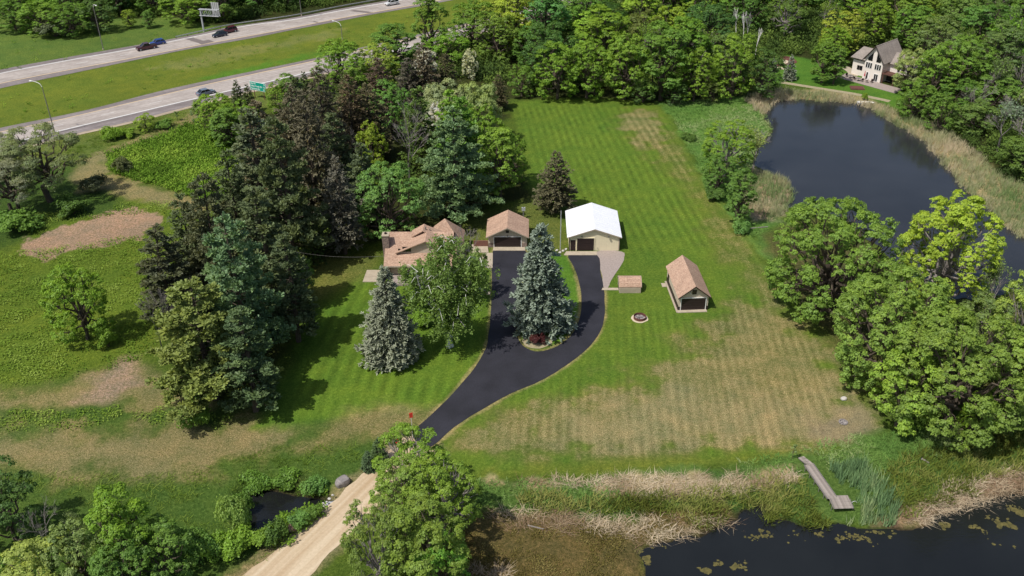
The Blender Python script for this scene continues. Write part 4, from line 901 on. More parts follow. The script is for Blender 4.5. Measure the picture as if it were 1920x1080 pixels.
tn = {'far': ['bright', 'bright', 'green', 'green', 'yellow', 'deep', 'mint', 'olive'], 'mid': ['bright', 'green', 'green', 'deep', 'yellow'], 'east': ['pale', 'olive', 'green', 'bright', 'greyg'],
      'north': ['green', 'deep', 'deep', 'bright', 'olive', 'green'], 'grove': ['dkpine', 'pine', 'brown'], 'back': ['bright', 'green', 'deep']}
PLACES = [(lambda x, y: x > 1820 and y < 45, 'around the hidden white house'), (lambda x, y: x > 1700 and y < 60, 'at the top edge right of the pale house'), (lambda x, y: x > 1560 and y < 40, 'at the top edge behind the pale house'),
 (lambda x, y: 1560 < x < 1720 and y < 110, 'just behind the pale house'), (lambda x, y: 1690 < x and y < 130, 'on the slope right of the pale house'), (lambda x, y: 1690 < x and y < 230, 'at the upper right pond bank'), (lambda x, y: 1690 < x and y < 700, 'at the lower right pond bank'),
 (lambda x, y: 1400 < x < 1560 and y < 50, 'at the top edge above the sand ring'), (lambda x, y: 1400 < x < 1560, 'between the sand ring and the wood'), (lambda x, y: 1250 < x <= 1400 and y < 40, 'at the top edge above the marsh grass'), (lambda x, y: 1250 < x <= 1400, 'in the wood above the marsh grass'),
 (lambda x, y: 1060 < x <= 1250 and y < 40, 'at the top edge above the mown field'), (lambda x, y: 1060 < x <= 1250, 'in the wood just above the mown field'), (lambda x, y: 900 < x <= 1060 and y < 60, 'beside the black pickup on the highway'), (lambda x, y: 900 < x <= 1060 and y < 200, 'at the upper left corner of the mown field'),
 (lambda x, y: x < 110 and y < 90, 'at the top left corner'), (lambda x, y: x < 240 and y < 60, 'on the bank behind the left street lamp'), (lambda x, y: x < 380 and y < 60, 'on the bank behind the two small trees'), (lambda x, y: x < 470 and y < 60, 'behind the steel sign gantry'), (lambda x, y: x < 640 and y < 60, 'behind the guardrail and lamp'), (lambda x, y: x < 860 and y < 30, 'behind the guardrail near the white crossover')]
words = {'bright': 'light green', 'green': 'mid green', 'yellow': 'yellow green', 'deep': 'dark green', 'mint': 'cool green', 'olive': 'olive', 'pale': 'pale green', 'greyg': 'greyish', 'dkpine': 'blackish green', 'pine': 'dark green', 'brown': 'brown'}
kw = {'oak': 'round-crowned broadleaf tree', 'tall': 'narrow broadleaf tree', 'round': 'low bushy broadleaf tree', 'sparse': 'thin half-leafless tree', 'thin_pine': 'thin conifer', 'loose': 'loose-crowned broadleaf tree', 'bare': 'leafless grey tree', 'dark_pine': 'dense conifer'}
wr = random.Random(42); nwood = 0
cells = {}
for x, y, r in placed: cells.setdefault((int(x//8), int(y//8)), []).append((x, y))
def near(x, y, d):
    for i in (-1, 0, 1):
        for j in (-1, 0, 1):
            for a, b in cells.get((int(x//8)+i, int(y//8)+j), []):
                if (a-x)**2+(b-y)**2 < d*d: return True
    return False
road_poly = PP([(-120, 150), (0, 121), (377, 55), (640, 8), (900, -45), (960, -20), (640, 42), (300, 105), (-120, 200)]); road_poly2 = PP([(-120, 262), (300, 168), (587, 106), (1000, 4), (1200, -44), (1230, -18), (1040, 34), (700, 122), (300, 218), (-120, 330)])
for poly_px, sp, zone, mix, where in WOODS:
    poly = PP(poly_px); a = np.array(poly); tot = sum(m[1] for m in mix); n = int((a[:, 0].max()-a[:, 0].min())*(a[:, 1].max()-a[:, 1].min())/sp/sp*5)
    cand = [(wr.uniform(a[:, 0].min(), a[:, 0].max()), wr.uniform(a[:, 1].min(), a[:, 1].max())) for _ in range(n)]
    cx = np.array([c[0] for c in cand]); cy = np.array([c[1] for c in cand])
    ok = (sdf(cx, cy, poly) < 0) & (sdf(cx, cy, big_pond) > 7) & (sdf(cx, cy, road_poly) > 4) & (sdf(cx, cy, road_poly2) > 4) & (sdf(cx, cy, PP([(1480, 120), (1600, 108), (1700, 120), (1700, 180), (1480, 160)])) > 0)
    for (x, y), k in zip(cand, ok):
        if not k or near(x, y, sp*wr.uniform(0.85, 1.05)): continue
        cells.setdefault((int(x//8), int(y//8)), []).append((x, y))
        r = wr.uniform(0, tot); kind = mix[-1][0]
        for kk, w in mix:
            if r < w: kind = kk; break
            r -= w
        t = wr.choice(tn[zone])
        if kind in ('thin_pine',): t = wr.choice(['brown', 'dkpine'])
        if kind == 'bare': t = 'greyg'
        base = {'oak': (14.5, 13.5), 'tall': (18, 11), 'round': (9.5, 11), 'sparse': (12, 9), 'thin_pine': (18, 7), 'loose': (14, 12), 'bare': (11, 8), 'dark_pine': (18, 8.5)}[kind]
        sc_ = wr.uniform(0.78, 1.15)
        qx, qy, _s = Qy(x, y, 8); lm = None
        for test, txt in PLACES:
            if test(qx, qy): lm = txt; break
        lm = lm and lm.replace(' the ', ' '); size = 'tall' if sc_ > 1.03 else ('small' if sc_ < 0.9 else 'mid-sized')
        plant(kind, (x, y), base[0]*sc_*wr.uniform(0.9, 1.1), base[1]*sc_*wr.uniform(0.95, 1.15), t, '%s %s %s %s' % (size, words[t], kw[kind], lm or 'in the '+where), 'tree', 'trees of the '+where, jit=0.16)
        nwood += 1
print('WOOD TREES', nwood)
bylab = {}
for o in sc.objects:
    if o.type == 'EMPTY' and 'label' in o: bylab.setdefault(o['label'], []).append(o)
for lb, os_ in bylab.items():
    if len(os_) < 2: continue
    os_.sort(key=lambda o: Qy(o.location.x, o.location.y, 8)[0]); n = len(os_)
    nm = {2: ['left one', 'right one'], 3: ['left one', 'middle one', 'right one'], 4: ['leftmost one', 'second from left', 'second from right', 'rightmost one']}.get(n)
    for i, o in enumerate(os_): o['label'] = lb+', '+(nm[i] if nm else ('leftmost one' if i == 0 else 'rightmost one' if i == n-1 else ['second', 'third', 'fourth', 'fifth', 'sixth', 'seventh', 'eighth', 'ninth'][min(i-1, 7)]+' from left'))

# ------------------------------------------------------------------ reeds, weeds, undergrowth: countless, one object each
def tuft_mesh(name, n, h, spread, w, lean, mat, seed, leafy=False):
    rs = np.random.RandomState(seed); v = []; f = []
    for i in range(n):
        az = rs.rand()*6.28; p = np.array([math.cos(az), math.sin(az), 0])*spread*math.sqrt(rs.rand()); d = np.array([rs.normal()*lean, rs.normal()*lean, 1.0]); hh = h*rs.uniform(0.6, 1.1)
        s = np.array([math.cos(az+1.57), math.sin(az+1.57), 0])*w
        b = len(v)
        if leafy:
            p = p+np.array([0, 0, hh*rs.rand()]); nn = unit(rs, 1)[0]*0.8+np.array([0, 0, 0.8]); t = np.cross(nn, [0.3, 1, 0.2]); t /= np.linalg.norm(t); bb = np.cross(nn, t); bb /= np.linalg.norm(bb); v += [p-t*w, p-bb*w*0.6, p+t*w, p+bb*w*0.6]; f.append((b, b+1, b+2, b+3))
        else:
            v += [p-s, p+s, p+d*hh+s*0.3+np.array([d[0], d[1], 0])*0.3]; f.append((b, b+1, b+2))
    me = mesh(name, v, f); me.materials.append(mat); return me
def mat_blades(name, stops, trans=0.25):
    m, nt, b = new_mat(name); oi = N(nt, 'ShaderNodeObjectInfo'); at = N(nt, 'ShaderNodeAttribute', attribute_name='tone'); at.attribute_type = 'INSTANCER'
    f = mth(nt, 'ADD', mth(nt, 'MULTIPLY', oi.outputs['Random'], 0.35), mth(nt, 'MULTIPLY', at.outputs['Fac'], 0.65))
    c = ramp(nt, f, stops); d = N(nt, 'ShaderNodeBsdfDiffuse'); t = N(nt, 'ShaderNodeBsdfTranslucent'); mx = N(nt, 'ShaderNodeMixShader'); mx.inputs[0].default_value = trans
    nt.links.new(c, d.inputs[0]); nt.links.new(c, t.inputs[0]); nt.links.new(d.outputs[0], mx.inputs[1]); nt.links.new(t.outputs[0], mx.inputs[2]); nt.nodes.remove(b); nt.links.new(mx.outputs[0], nt.nodes['Material Output'].inputs[0]); return m
def scatter(name, polys, dens, tuft, label, cat, seed, scale=(0.7, 1.3), edge=1.0, tone_scale=0.12, gap=0.0, zmin=-9, avoid=()):
    rs = np.random.RandomState(seed); pts = []
    for px in polys:
        poly = PP(px); a = np.array(poly); n = int((a[:, 0].max()-a[:, 0].min())*(a[:, 1].max()-a[:, 1].min())*dens)
        x = rs.uniform(a[:, 0].min(), a[:, 0].max(), n); y = rs.uniform(a[:, 1].min(), a[:, 1].max(), n)
        d = sdf(x, y, poly)+(fbm(x, y, 0.4, 3, seed)-0.5)*edge*3; k = d < 0
        if gap: k &= fbm(x, y, 0.3, 3, seed+5) > gap
        for av in list(avoid)+[DOCK]: k &= sdf(x, y, av) > 0.3
        pts.append(np.stack([x[k], y[k]], 1))
    p = np.concatenate(pts); z = height(p[:, 0], p[:, 1]); k = z > zmin; p = p[k]; z = z[k]
    me = bpy.data.meshes.new(name); me.vertices.add(len(p)); me.vertices.foreach_set('co', np.column_stack([p, z]).astype(np.float32).ravel())
    tone = np.clip((fbm(p[:, 0], p[:, 1], tone_scale, 4, seed+2)-0.5)*2.2+0.5, 0, 1)
    for nm, arr in (('tone', tone), ('rot', rs.rand(len(p))*6.28), ('siz', rs.uniform(*scale, len(p)))):
        at = me.attributes.new(nm, 'FLOAT', 'POINT'); at.data.foreach_set('value', arr.astype(np.float32))
    o = link(name, me); tag(o, label, cat, kind='stuff')
    ng = bpy.data.node_groups.new(name+'_scatter', 'GeometryNodeTree'); ng.interface.new_socket('Geometry', in_out='INPUT', socket_type='NodeSocketGeometry'); ng.interface.new_socket('Geometry', in_out='OUTPUT', socket_type='NodeSocketGeometry')
    gi = ng.nodes.new('NodeGroupInput'); go = ng.nodes.new('NodeGroupOutput'); ip = ng.nodes.new('GeometryNodeInstanceOnPoints')
    src = ng.nodes.new('GeometryNodeMeshToPoints')
    me_in = ng.nodes.new('GeometryNodeObjectInfo'); me_in.inputs['Object'].default_value = tuft
    def na(nm, typ='FLOAT'): q = ng.nodes.new('GeometryNodeInputNamedAttribute'); q.data_type = typ; q.inputs[0].default_value = nm; return q.outputs[0]
    cx = ng.nodes.new('ShaderNodeCombineXYZ'); ng.links.new(na('rot'), cx.inputs[2]); cs = ng.nodes.new('ShaderNodeCombineXYZ'); s = na('siz'); [ng.links.new(s, cs.inputs[i]) for i in range(3)]
    ng.links.new(gi.outputs[0], src.inputs[0]); ng.links.new(src.outputs[0], ip.inputs['Points']); ng.links.new(me_in.outputs['Geometry'], ip.inputs['Instance']); ng.links.new(cx.outputs[0], ip.inputs['Rotation']); ng.links.new(cs.outputs[0], ip.inputs['Scale'])
    ng.links.new(ip.outputs[0], go.inputs[0]); md = o.modifiers.new('scatter', 'NODES'); md.node_group = ng
    print(name, len(p)); return o
def _unused(): pass
def tuft_obj(me):
    o = bpy.data.objects.new(me.name, me); return o       # source of the scatter, not linked to the scene
clump = tuft_mesh('understorey_clump', 110, 2.0, 1.7, 0.24, 0.3, None, 15, True)
B_under = mat_blades('understorey_leaves', [(0.15, (0.05, 0.085, 0.025)), (0.5, (0.10, 0.16, 0.035)), (0.85, (0.17, 0.24, 0.05))], 0.3); clump.materials.clear(); clump.materials.append(B_under)
scatter('undergrowth', [w[0] for w in WOODS], 0.22, tuft_obj(clump), 'leafy undergrowth between the trees of the woods', 'undergrowth', 30, scale=(0.6, 1.7), avoid=[big_pond, PP([(1480, 120), (1600, 108), (1700, 120), (1700, 180), (1480, 160)]), road_poly, road_poly2, PP([(700, 530), (700, 420), (860, 395), (1000, 365), (1060, 380), (1060, 540)])], zmin=-0.2)
B_reed = mat_blades('reed_blades', [(0.15, A(118, 146, 88, 1.0)), (0.4, A(150, 162, 112, 1.0)), (0.62, A(182, 178, 140, 1.0)), (0.9, A(208, 192, 162, 1.0))])
B_green = mat_blades('green_blades', [(0.15, A(92, 118, 44, 1.0)), (0.5, A(112, 138, 52, 1.0)), (0.85, A(140, 160, 74, 1.0))])
B_marsh = mat_blades('marsh_blades', [(0.15, A(100, 136, 66, 1.0)), (0.5, A(120, 152, 78, 1.0)), (0.85, A(160, 172, 118, 1.0))])
B_cat = mat_blades('cattail_blades', [(0.15, A(96, 122, 84, 0.8)), (0.5, A(116, 144, 98, 0.8)), (0.85, A(160, 172, 124, 0.8))])
B_straw = mat_blades('straw_blades', [(0.15, A(140, 116, 90, 1.05)), (0.5, A(188, 170, 142, 1.05)), (0.85, A(216, 200, 172, 1.05))])
B_weed = mat_blades('weed_leaves', [(0.15, A(84, 112, 40, 0.95)), (0.5, A(108, 142, 50, 0.95)), (0.85, A(140, 166, 66, 0.95))], 0.3)
B_moss = mat_blades('moss_leaves', [(0.15, A(92, 84, 46, 1.1)), (0.5, A(118, 110, 60, 1.1)), (0.85, A(150, 138, 86, 1.1))])
B_olive = mat_blades('olive_blades', [(0.15, A(84, 88, 40, 1.0)), (0.5, A(108, 122, 52, 1.0)), (0.85, A(146, 146, 84, 1.0))])
t_reed = tuft_obj(tuft_mesh('reed_tuft', 10, 1.25, 0.5, 0.05, 0.2, B_reed, 1)); t_marsh = tuft_obj(tuft_mesh('marsh_tuft', 12, 0.32, 0.55, 0.04, 0.4, B_marsh, 2)); t_cat = tuft_obj(tuft_mesh('cattail_tuft', 9, 1.8, 0.5, 0.055, 0.14, B_cat, 3))
t_straw = tuft_obj(tuft_mesh('straw_tuft', 11, 0.42, 0.5, 0.035, 1.1, B_straw, 4)); t_weed = tuft_obj(tuft_mesh('weed_tuft', 14, 0.8, 0.5, 0.17, 0.3, B_weed, 5, True)); t_grass = tuft_obj(tuft_mesh('grass_tuft', 10, 0.3, 0.4, 0.04, 0.5, B_green, 6)); t_olive = tuft_obj(tuft_mesh('sedge_tuft', 9, 0.8, 0.5, 0.06, 0.4, B_olive, 7))
t_moss = tuft_obj(tuft_mesh('moss_tuft', 10, 0.2, 0.5, 0.10, 0.3, B_moss, 18, True)); t_low = tuft_obj(tuft_mesh('low_weed_tuft', 10, 0.3, 0.45, 0.12, 0.3, B_green, 8, True))
reedP = [(1392, 186), (1440, 170), (1500, 172), (1560, 180), (1620, 189), (1690, 215), (1773, 248), (1813, 274), (1873, 330), (1920, 345), (2010, 380), (2010, 484), (1900, 436), (1840, 392), (1760, 304), (1690, 247), (1600, 200), (1500, 190), (1450, 198), (1436, 214), (1425, 214)]
scatter('pond_reeds', [reedP, [(1400, 350), (1420, 320), (1478, 332), (1490, 360), (1480, 398), (1440, 416), (1402, 398)]], 2.6, t_reed, 'dry tan and green reeds fringing the big pond', 'reeds', 31, zmin=-0.75, tone_scale=0.09)
scatter('marsh_grass', [[(1240, 192), (1330, 186), (1400, 184), (1440, 215), (1448, 240), (1420, 285), (1412, 305), (1400, 350), (1400, 398), (1436, 430), (1420, 450), (1400, 432), (1332, 354), (1294, 286), (1266, 228)], [(890, 903), (1100, 900), (1200, 930), (1120, 955), (900, 950)], [(1390, 868), (1640, 812), (1800, 800), (2010, 770), (2010, 840), (1800, 860), (1680, 880), (1560, 880), (1400, 900)]], 3.6, t_marsh, 'blue green marsh grass beside the mown lawn and the bank', 'grass', 32)
scatter('cattails', [[(1530, 880), (1600, 870), (1660, 900), (1690, 960), (1650, 988), (1590, 985), (1560, 930)]], 4.0, t_cat, 'grey green cattails right of the dock', 'cattails', 33, zmin=-0.9)
scatter('bank_sedge', [[(960, 930), (1150, 935), (1400, 915), (1500, 895), (1520, 930), (1560, 985), (1440, 972), (1395, 950), (1340, 990), (1200, 965), (990, 955)], [(1640, 880), (1700, 860), (1900, 810), (2010, 800), (2010, 870), (1850, 900), (1740, 960), (1690, 970)]], 3.4, t_olive, 'dark olive sedge on the bank of the marsh', 'sedge', 34, zmin=-0.7, tone_scale=0.25)
scatter('dead_reeds', [[(920, 955), (1100, 962), (1240, 975), (1360, 958), (1385, 978), (1300, 1004), (1200, 1020), (1000, 985), (930, 990)], [(1690, 975), (1800, 900), (2010, 865), (2010, 920), (1840, 940), (1740, 982)], [(910, 902), (1100, 898), (1300, 892), (1490, 882), (1500, 902), (1380, 925), (1250, 932), (1150, 930), (1100, 910)], [(880, 1060), (960, 1060), (960, 1090), (860, 1100)]], 3.2, t_straw, 'flattened dead straw reeds along the marsh edge', 'dead reeds', 35, zmin=-0.8, tone_scale=0.3)
scatter('weed_patch', [[(198, 292), (350, 237), (395, 228), (440, 262), (440, 330), (420, 372), (385, 378), (340, 362), (205, 322)]], 3.2, t_weed, 'dense knee-high weeds between the trail and the pine grove', 'weeds', 36, edge=0.5, scale=(0.9, 1.6))
scatter('field_weeds', [[(-80, 480), (60, 470), (300, 440), (350, 420), (330, 480), (280, 600), (290, 660), (200, 690), (0, 736), (-80, 750)], [(60, 400), (230, 380), (330, 380), (370, 400), (330, 440), (300, 400), (120, 415), (60, 440)], [(380, 775), (440, 775), (400, 800), (300, 790), (0, 815), (0, 772), (300, 765)]], 1.7, t_low, 'low leafy weeds over the left field', 'weeds', 37, scale=(0.7, 1.7), gap=0.36, tone_scale=0.2)
scatter('rough_grass', [[(0, 890), (300, 895), (470, 850), (700, 830), (640, 900), (600, 930), (470, 900), (430, 940), (420, 1010), (200, 960), (0, 900)], [(430, 1080), (560, 990), (600, 960), (540, 1010), (450, 1090)], [(350, 242), (200, 288), (60, 330), (40, 310), (240, 235), (460, 176), (470, 200), (385, 224)]], 2.0, t_grass, 'rough grass in the low ground by the pool and roadside', 'grass', 38, gap=0.4, avoid=[pool])
scatter('pool_plants', [[(440, 930), (470, 905), (560, 893), (620, 925), (604, 975), (520, 1028), (440, 1020)]], 3.0, t_weed, 'leafy plants covering the banks of the culvert pool', 'plants', 39, zmin=-1.15)
scatter('marsh_moss', [[(870, 985), (1000, 990), (1190, 1000), (1200, 1040), (1180, 1110), (860, 1110), (840, 1040)]], 6.0, t_moss, 'olive brown mossy growth in the shallow marsh', 'moss', 40, zmin=-0.6, gap=0.42, tone_scale=0.3)
# algae floating on the marsh water
scatter('median_weeds', [[(0, 180), (160, 140), (377, 96), (640, 45), (850, 8), (980, 8), (700, 78), (433, 135), (160, 200), (0, 232)], [(0, 140), (197, 100), (377, 70), (330, 40), (0, 70)]], 0.045, t_weed, 'scattered dark weeds on the highway median and bank', 'weeds', 44, scale=(0.5, 1.3), gap=0.45)
def algae(name, blobs, seed):
    rs = np.random.RandomState(seed); v = []; f = []
    for x, y, w, h, n in blobs:
        n = n*7; a = rs.normal(size=(n, 2))*0.5; pts = [P(x+p*w, y+q*h, WZ+0.02) for p, q in a]; px_ = np.array([p.x for p in pts]); py_ = np.array([p.y for p in pts]); fb = fbm(px_, py_, 0.55, 4, seed)
        for c, q in zip(pts, fb):
            if q < 0.61: continue
            k = rs.randint(5, 9); r = rs.uniform(0.05, 0.24); b0 = len(v)
            v += [(c.x+math.cos(6.283*i/k)*r*rs.uniform(0.4, 1.5), c.y+math.sin(6.283*i/k)*r*rs.uniform(0.4, 1.3), WZ+0.012+0.012*rs.rand()) for i in range(k)]; f.append(tuple(range(b0, b0+k)))
    o = link(name, mesh(name, v, f), simple('algae_green', A(128, 118, 66), A(70, 70, 38), 2.5)); tag(o, 'olive algae mats floating on the marsh water', 'algae', kind='stuff')
algae('algae', [(1352, 1072, 40, 14, 220), (1890, 990, 46, 22, 180), (1800, 985, 50, 8, 40), (1530, 1000, 40, 6, 16), (1650, 1000, 60, 6, 20), (1420, 1000, 30, 8, 20), (1900, 960, 30, 10, 50), (1215, 1045, 26, 24, 220), (1600, 1010, 80, 10, 20)], 5)

# ------------------------------------------------------------------ buildings
def shingle_mat(name, c1, c2, c3):
    m, nt, b = new_mat(name); f = noise_val(nt, 3.6, 4, 0.8, stretch=(1, 1.6, 1.6)); f2 = noise_val(nt, 0.5, 3, 0.6, off=4)
    tc = N(nt, 'ShaderNodeTexCoord'); br = N(nt, 'ShaderNodeTexBrick'); nt.links.new(tc.outputs['Object'], br.inputs['Vector'])
    br.inputs['Scale'].default_value = 1.0; br.inputs['Brick Width'].default_value = 0.9; br.inputs['Row Height'].default_value = 0.28; br.inputs['Mortar Size'].default_value = 0.018
    br.inputs['Color1'].default_value = (1.12, 1.1, 1.08, 1); br.inputs['Color2'].default_value = (0.86, 0.86, 0.86, 1); br.inputs['Mortar'].default_value = (0.7, 0.68, 0.66, 1)
    c = mixc(nt, ramp(nt, f, [(0.3, c2), (0.5, c1), (0.72, c3)]), br.outputs['Color'], 0.7, 'MULTIPLY')
    c = mixc(nt, c, ramp(nt, f2, [(0.3, (0.9, 0.9, 0.9)), (0.7, (1.1, 1.1, 1.1))]), 1.0, 'MULTIPLY')
    nt.links.new(c, b.inputs['Base Color']); b.inputs['Roughness'].default_value = 0.95; b.inputs['Specular IOR Level'].default_value = 0.1; bump(nt, b, f, 0.4, 0.03); return m
def siding_mat(name, c1, c2, axis='Z', per=0.2):
    m, nt, b = new_mat(name); f = noise_val(nt, 1.2, 4, 0.6)
    tc = N(nt, 'ShaderNodeTexCoord'); w = N(nt, 'ShaderNodeTexWave', wave_type='BANDS', bands_direction=axis, wave_profile='SAW'); w.inputs['Scale'].default_value = 1/per/3.14*1.57/1.57; nt.links.new(tc.outputs['Object'], w.inputs['Vector'])
    c = mixc(nt, ramp(nt, f, [(0.3, c2), (0.7, c1)]), ramp(nt, w.outputs['Fac'], [(0.0, (0.86, 0.86, 0.86)), (0.15, (1, 1, 1))]), 0.6, 'MULTIPLY')
    nt.links.new(c, b.inputs['Base Color']); b.inputs['Roughness'].default_value = 0.75; bump(nt, b, w.outputs['Fac'], 0.3, 0.02); return m
M['shingle'] = shingle_mat('shingle_tan', A(194, 162, 141, 1.35), A(154, 122, 105, 1.35), A(222, 196, 172, 1.3))
M['shingle_grey'] = shingle_mat('shingle_grey', A(162, 152, 144, 1.35), A(134, 124, 118, 1.35), A(186, 176, 166, 1.35))
M['roof_white'] = simple('white_sheet_roof', (0.80, 0.81, 0.83), (0.74, 0.75, 0.77), 0.6, rough=0.45, spec=0.5)
M['cream'] = siding_mat('cream_sheet_siding', (0.74, 0.66, 0.46), (0.69, 0.61, 0.42), 'X', 0.45)
M['beige'] = siding_mat('beige_siding', (0.50, 0.40, 0.30), (0.44, 0.35, 0.26))
M['tan_wall'] = siding_mat('tan_siding', (0.56, 0.47, 0.37), (0.50, 0.42, 0.33))
M['palewall'] = siding_mat('pale_cream_siding', (0.78, 0.71, 0.64), (0.72, 0.66, 0.60))
M['trim'] = simple('trim_tan', (0.40, 0.33, 0.26), (0.34, 0.28, 0.22), 2)
M['dkbrown'] = simple('dark_brown_paint', (0.028, 0.016, 0.015), (0.020, 0.012, 0.012), 2, rough=0.55, spec=0.4)
M['dkfascia'] = simple('dark_fascia', (0.05, 0.035, 0.03), (0.035, 0.025, 0.022), 2)
M['glass'] = simple('dark_glass', (0.012, 0.014, 0.016), (0.008, 0.009, 0.010), 1, rough=0.08, spec=0.8)
M['stone'] = simple('chimney_stone', (0.30, 0.22, 0.18), (0.14, 0.11, 0.10), 5, lo=0.4, hi=0.6)
M['brick_red'] = simple('red_brick', (0.22, 0.10, 0.075), (0.14, 0.07, 0.055), 4)
M['white'] = simple('white_paint', (0.75, 0.74, 0.72), (0.66, 0.65, 0.63), 2)
M['metal'] = simple('galvanised_steel', (0.55, 0.56, 0.57), (0.45, 0.46, 0.47), 2, rough=0.45, metal=0.3)
M['dkmetal'] = simple('weathered_steel', (0.22, 0.21, 0.19), (0.16, 0.15, 0.14), 2, rough=0.6, metal=0.2)
M['black'] = simple('black_rubber', (0.012, 0.012, 0.013), (0.02, 0.02, 0.02), 3, rough=0.7)
M['wood_grey'] = simple('weathered_planks', A(192, 180, 170), A(138, 128, 120), 2.2, stretch=(1, 1, 1), lo=0.35, hi=0.65)
M['wood'] = simple('deck_wood', (0.16, 0.075, 0.055), (0.10, 0.05, 0.04), 2)
M['rust'] = simple('rusty_steel', (0.16, 0.06, 0.045), (0.08, 0.035, 0.03), 3)
M['ash'] = simple('grey_ash', (0.34, 0.31, 0.30), (0.06, 0.05, 0.05), 4, lo=0.4, hi=0.6)
M['sand'] = simple('pale_sand', (0.56, 0.47, 0.34), (0.48, 0.40, 0.29), 2)

def bframe(FL, FR):
    a, b = P(*FL), P(*FR); w = (b-a).length; return (a+b)/2, math.atan2(b.y-a.y, b.x-a.x), w
def sloped(mb, x0, x1, y0, y1, z0, z1, t):
    """roof slope between the eave line x0,z0 and the ridge line x1,z1"""
    if x0 < x1: mb.slab((x0, y0, z0), (x1, y0, z1), (x1, y1, z1), (x0, y1, z0), t)
    else: mb.slab((x1, y0, z1), (x0, y0, z0), (x0, y1, z0), (x1, y1, z1), t)
def panel_door(parent, x0, x1, z0, z1, y, n, name='garage_door', frame='trim', mat='dkbrown', fr=0.12, frame_mat=None):
    d = MB().box(x0, x1, y-0.03, y+0.01, z0, z1).build(name, M[mat], parent)
    h = (z1-z0)/n; pm = None
    for i in range(n):
        if pm is None:
            pm = MB().box(x0+0.04, x1-0.04, -0.045, -0.001, 0.02, h-0.02).build('panel', M[mat], d, bevel=0); pm.location = (0, y-0.03, z0)
        else:
            q = pm.copy(); sc.collection.objects.link(q); q.location = (0, y-0.03, z0+i*h)
    f = MB().box(x0-fr, x0, y-0.10, y, z0, z1+fr).box(x1, x1+fr, y-0.10, y, z0, z1+fr).box(x0, x1, y-0.10, y, z1, z1+fr)
    f.build('door_frame', M[frame_mat or 'trim'], parent); return d
def window(parent, x0, x1, z0, z1, y, fm='dkbrown', pane=True, mull=1):
    f = MB(); t = 0.07
    f.box(x0-t, x0, y-0.07, y, z0-t, z1+t).box(x1, x1+t, y-0.07, y, z0-t, z1+t).box(x0, x1, y-0.07, y, z1, z1+t).box(x0, x1, y-0.07, y, z0-t, z0)
    for i in range(1, mull): xm = x0+(x1-x0)*i/mull; f.box(xm-0.03, xm+0.03, y-0.065, y-0.02, z0, z1)
    w = f.build('window', M[fm], parent); MB().box(x0, x1, y-0.02, y-0.005, z0, z1).build('pane', M['glass'], w); return w

def gable_building(name, FL, FR, depth, eave, rise, over, fover, wallm, roofm, label, cat, rth=0.14, fascia='trim', width=None, slope_name='roof_slope'):
    c, rz, w = bframe(FL, FR); w = width or w
    e = empty(name, c, rz, label, cat); hw = w/2
    MB().prism([(-hw, 0), (hw, 0), (hw, eave), (0, eave+rise*hw/(hw+over)), (-hw, eave)], 0, depth).build('wall', M[wallm], e)
    ez = eave-0.02; rz_ = ez+rise+0.02
    ez2 = ez; sl = rise/(hw); ztop = eave+rise*1.0+rth*0.9; zlow = ztop-sl*(hw+over)
    for s in (-1, 1):
        m = MB(); sloped(m, s*(hw+over), 0.0, -fover, depth+fover*0.7, zlow, ztop, rth); m.build(slope_name, M[roofm], e)
    f = MB()
    for s in (-1, 1):
        a = (s*(hw+over), zlow); b = (0, ztop)
        for y in (-fover, depth+fover*0.7-0.0):
            yo = -0.03 if y < 0 else 0.03
            y0, y1 = (y+yo, y-0.002) if y < 0 else (y+0.002, y+yo)
            f.prism([(a[0], a[1]-rth-0.06), (b[0], b[1]-rth-0.06), (b[0], b[1]-0.02), (a[0], a[1]-0.02)], y0, y1)
    f.build('fascia', M[fascia], e)
    return e, w, c, rz

# white-roofed barn
e, w, c, rz = gable_building('barn', (1067, 470), (1160, 470), 9.9, 2.9, 1.55, 0.42, 0.4, 'cream', 'roof_white', 'cream barn with a white sheet-metal roof and brown doors', 'barn')
hw = w/2; s_ = (hw*2)/93.0; X = lambda px: (px-1113.5)*s_
panel_door(e, X(1081.5), X(1113.2), 0.02, 2.55, -0.0, 5, frame_mat='cream')
d = MB().box(X(1069.3), X(1078.6), -0.05, 0, 0.05, 2.15).build('entry_door', M['dkbrown'], e); MB().box(X(1077.4), X(1077.9), -0.10, -0.05, 1.0, 1.06).build('handle', M['metal'], d)
MB().box(-hw-0.06, -hw+0.1, -0.06, -0.003, 0, 2.9).build('corner_trim', M['dkfascia'], e); MB().box(hw-0.1, hw+0.06, -0.06, -0.003, 0, 2.9).build('corner_trim', M['trim'], e)
m = MB(); m.tube((X(1139), 0, 3.1), (X(1139.5), -0.35, 3.2), 0.03).box(X(1138), X(1140.8), -0.5, -0.28, 3.0, 3.3); m.build('flood_light', M['dkmetal'], e)
MB().box(X(1089.5), X(1091), -0.2, 0, 2.78, 2.98).build('wall_lamp', M['dkmetal'], e)
MB().tube((X(1119), -0.1, 0.6), (X(1121), -0.1, 0.6), 0.04).build('hose_tap', M['dkmetal'], e)
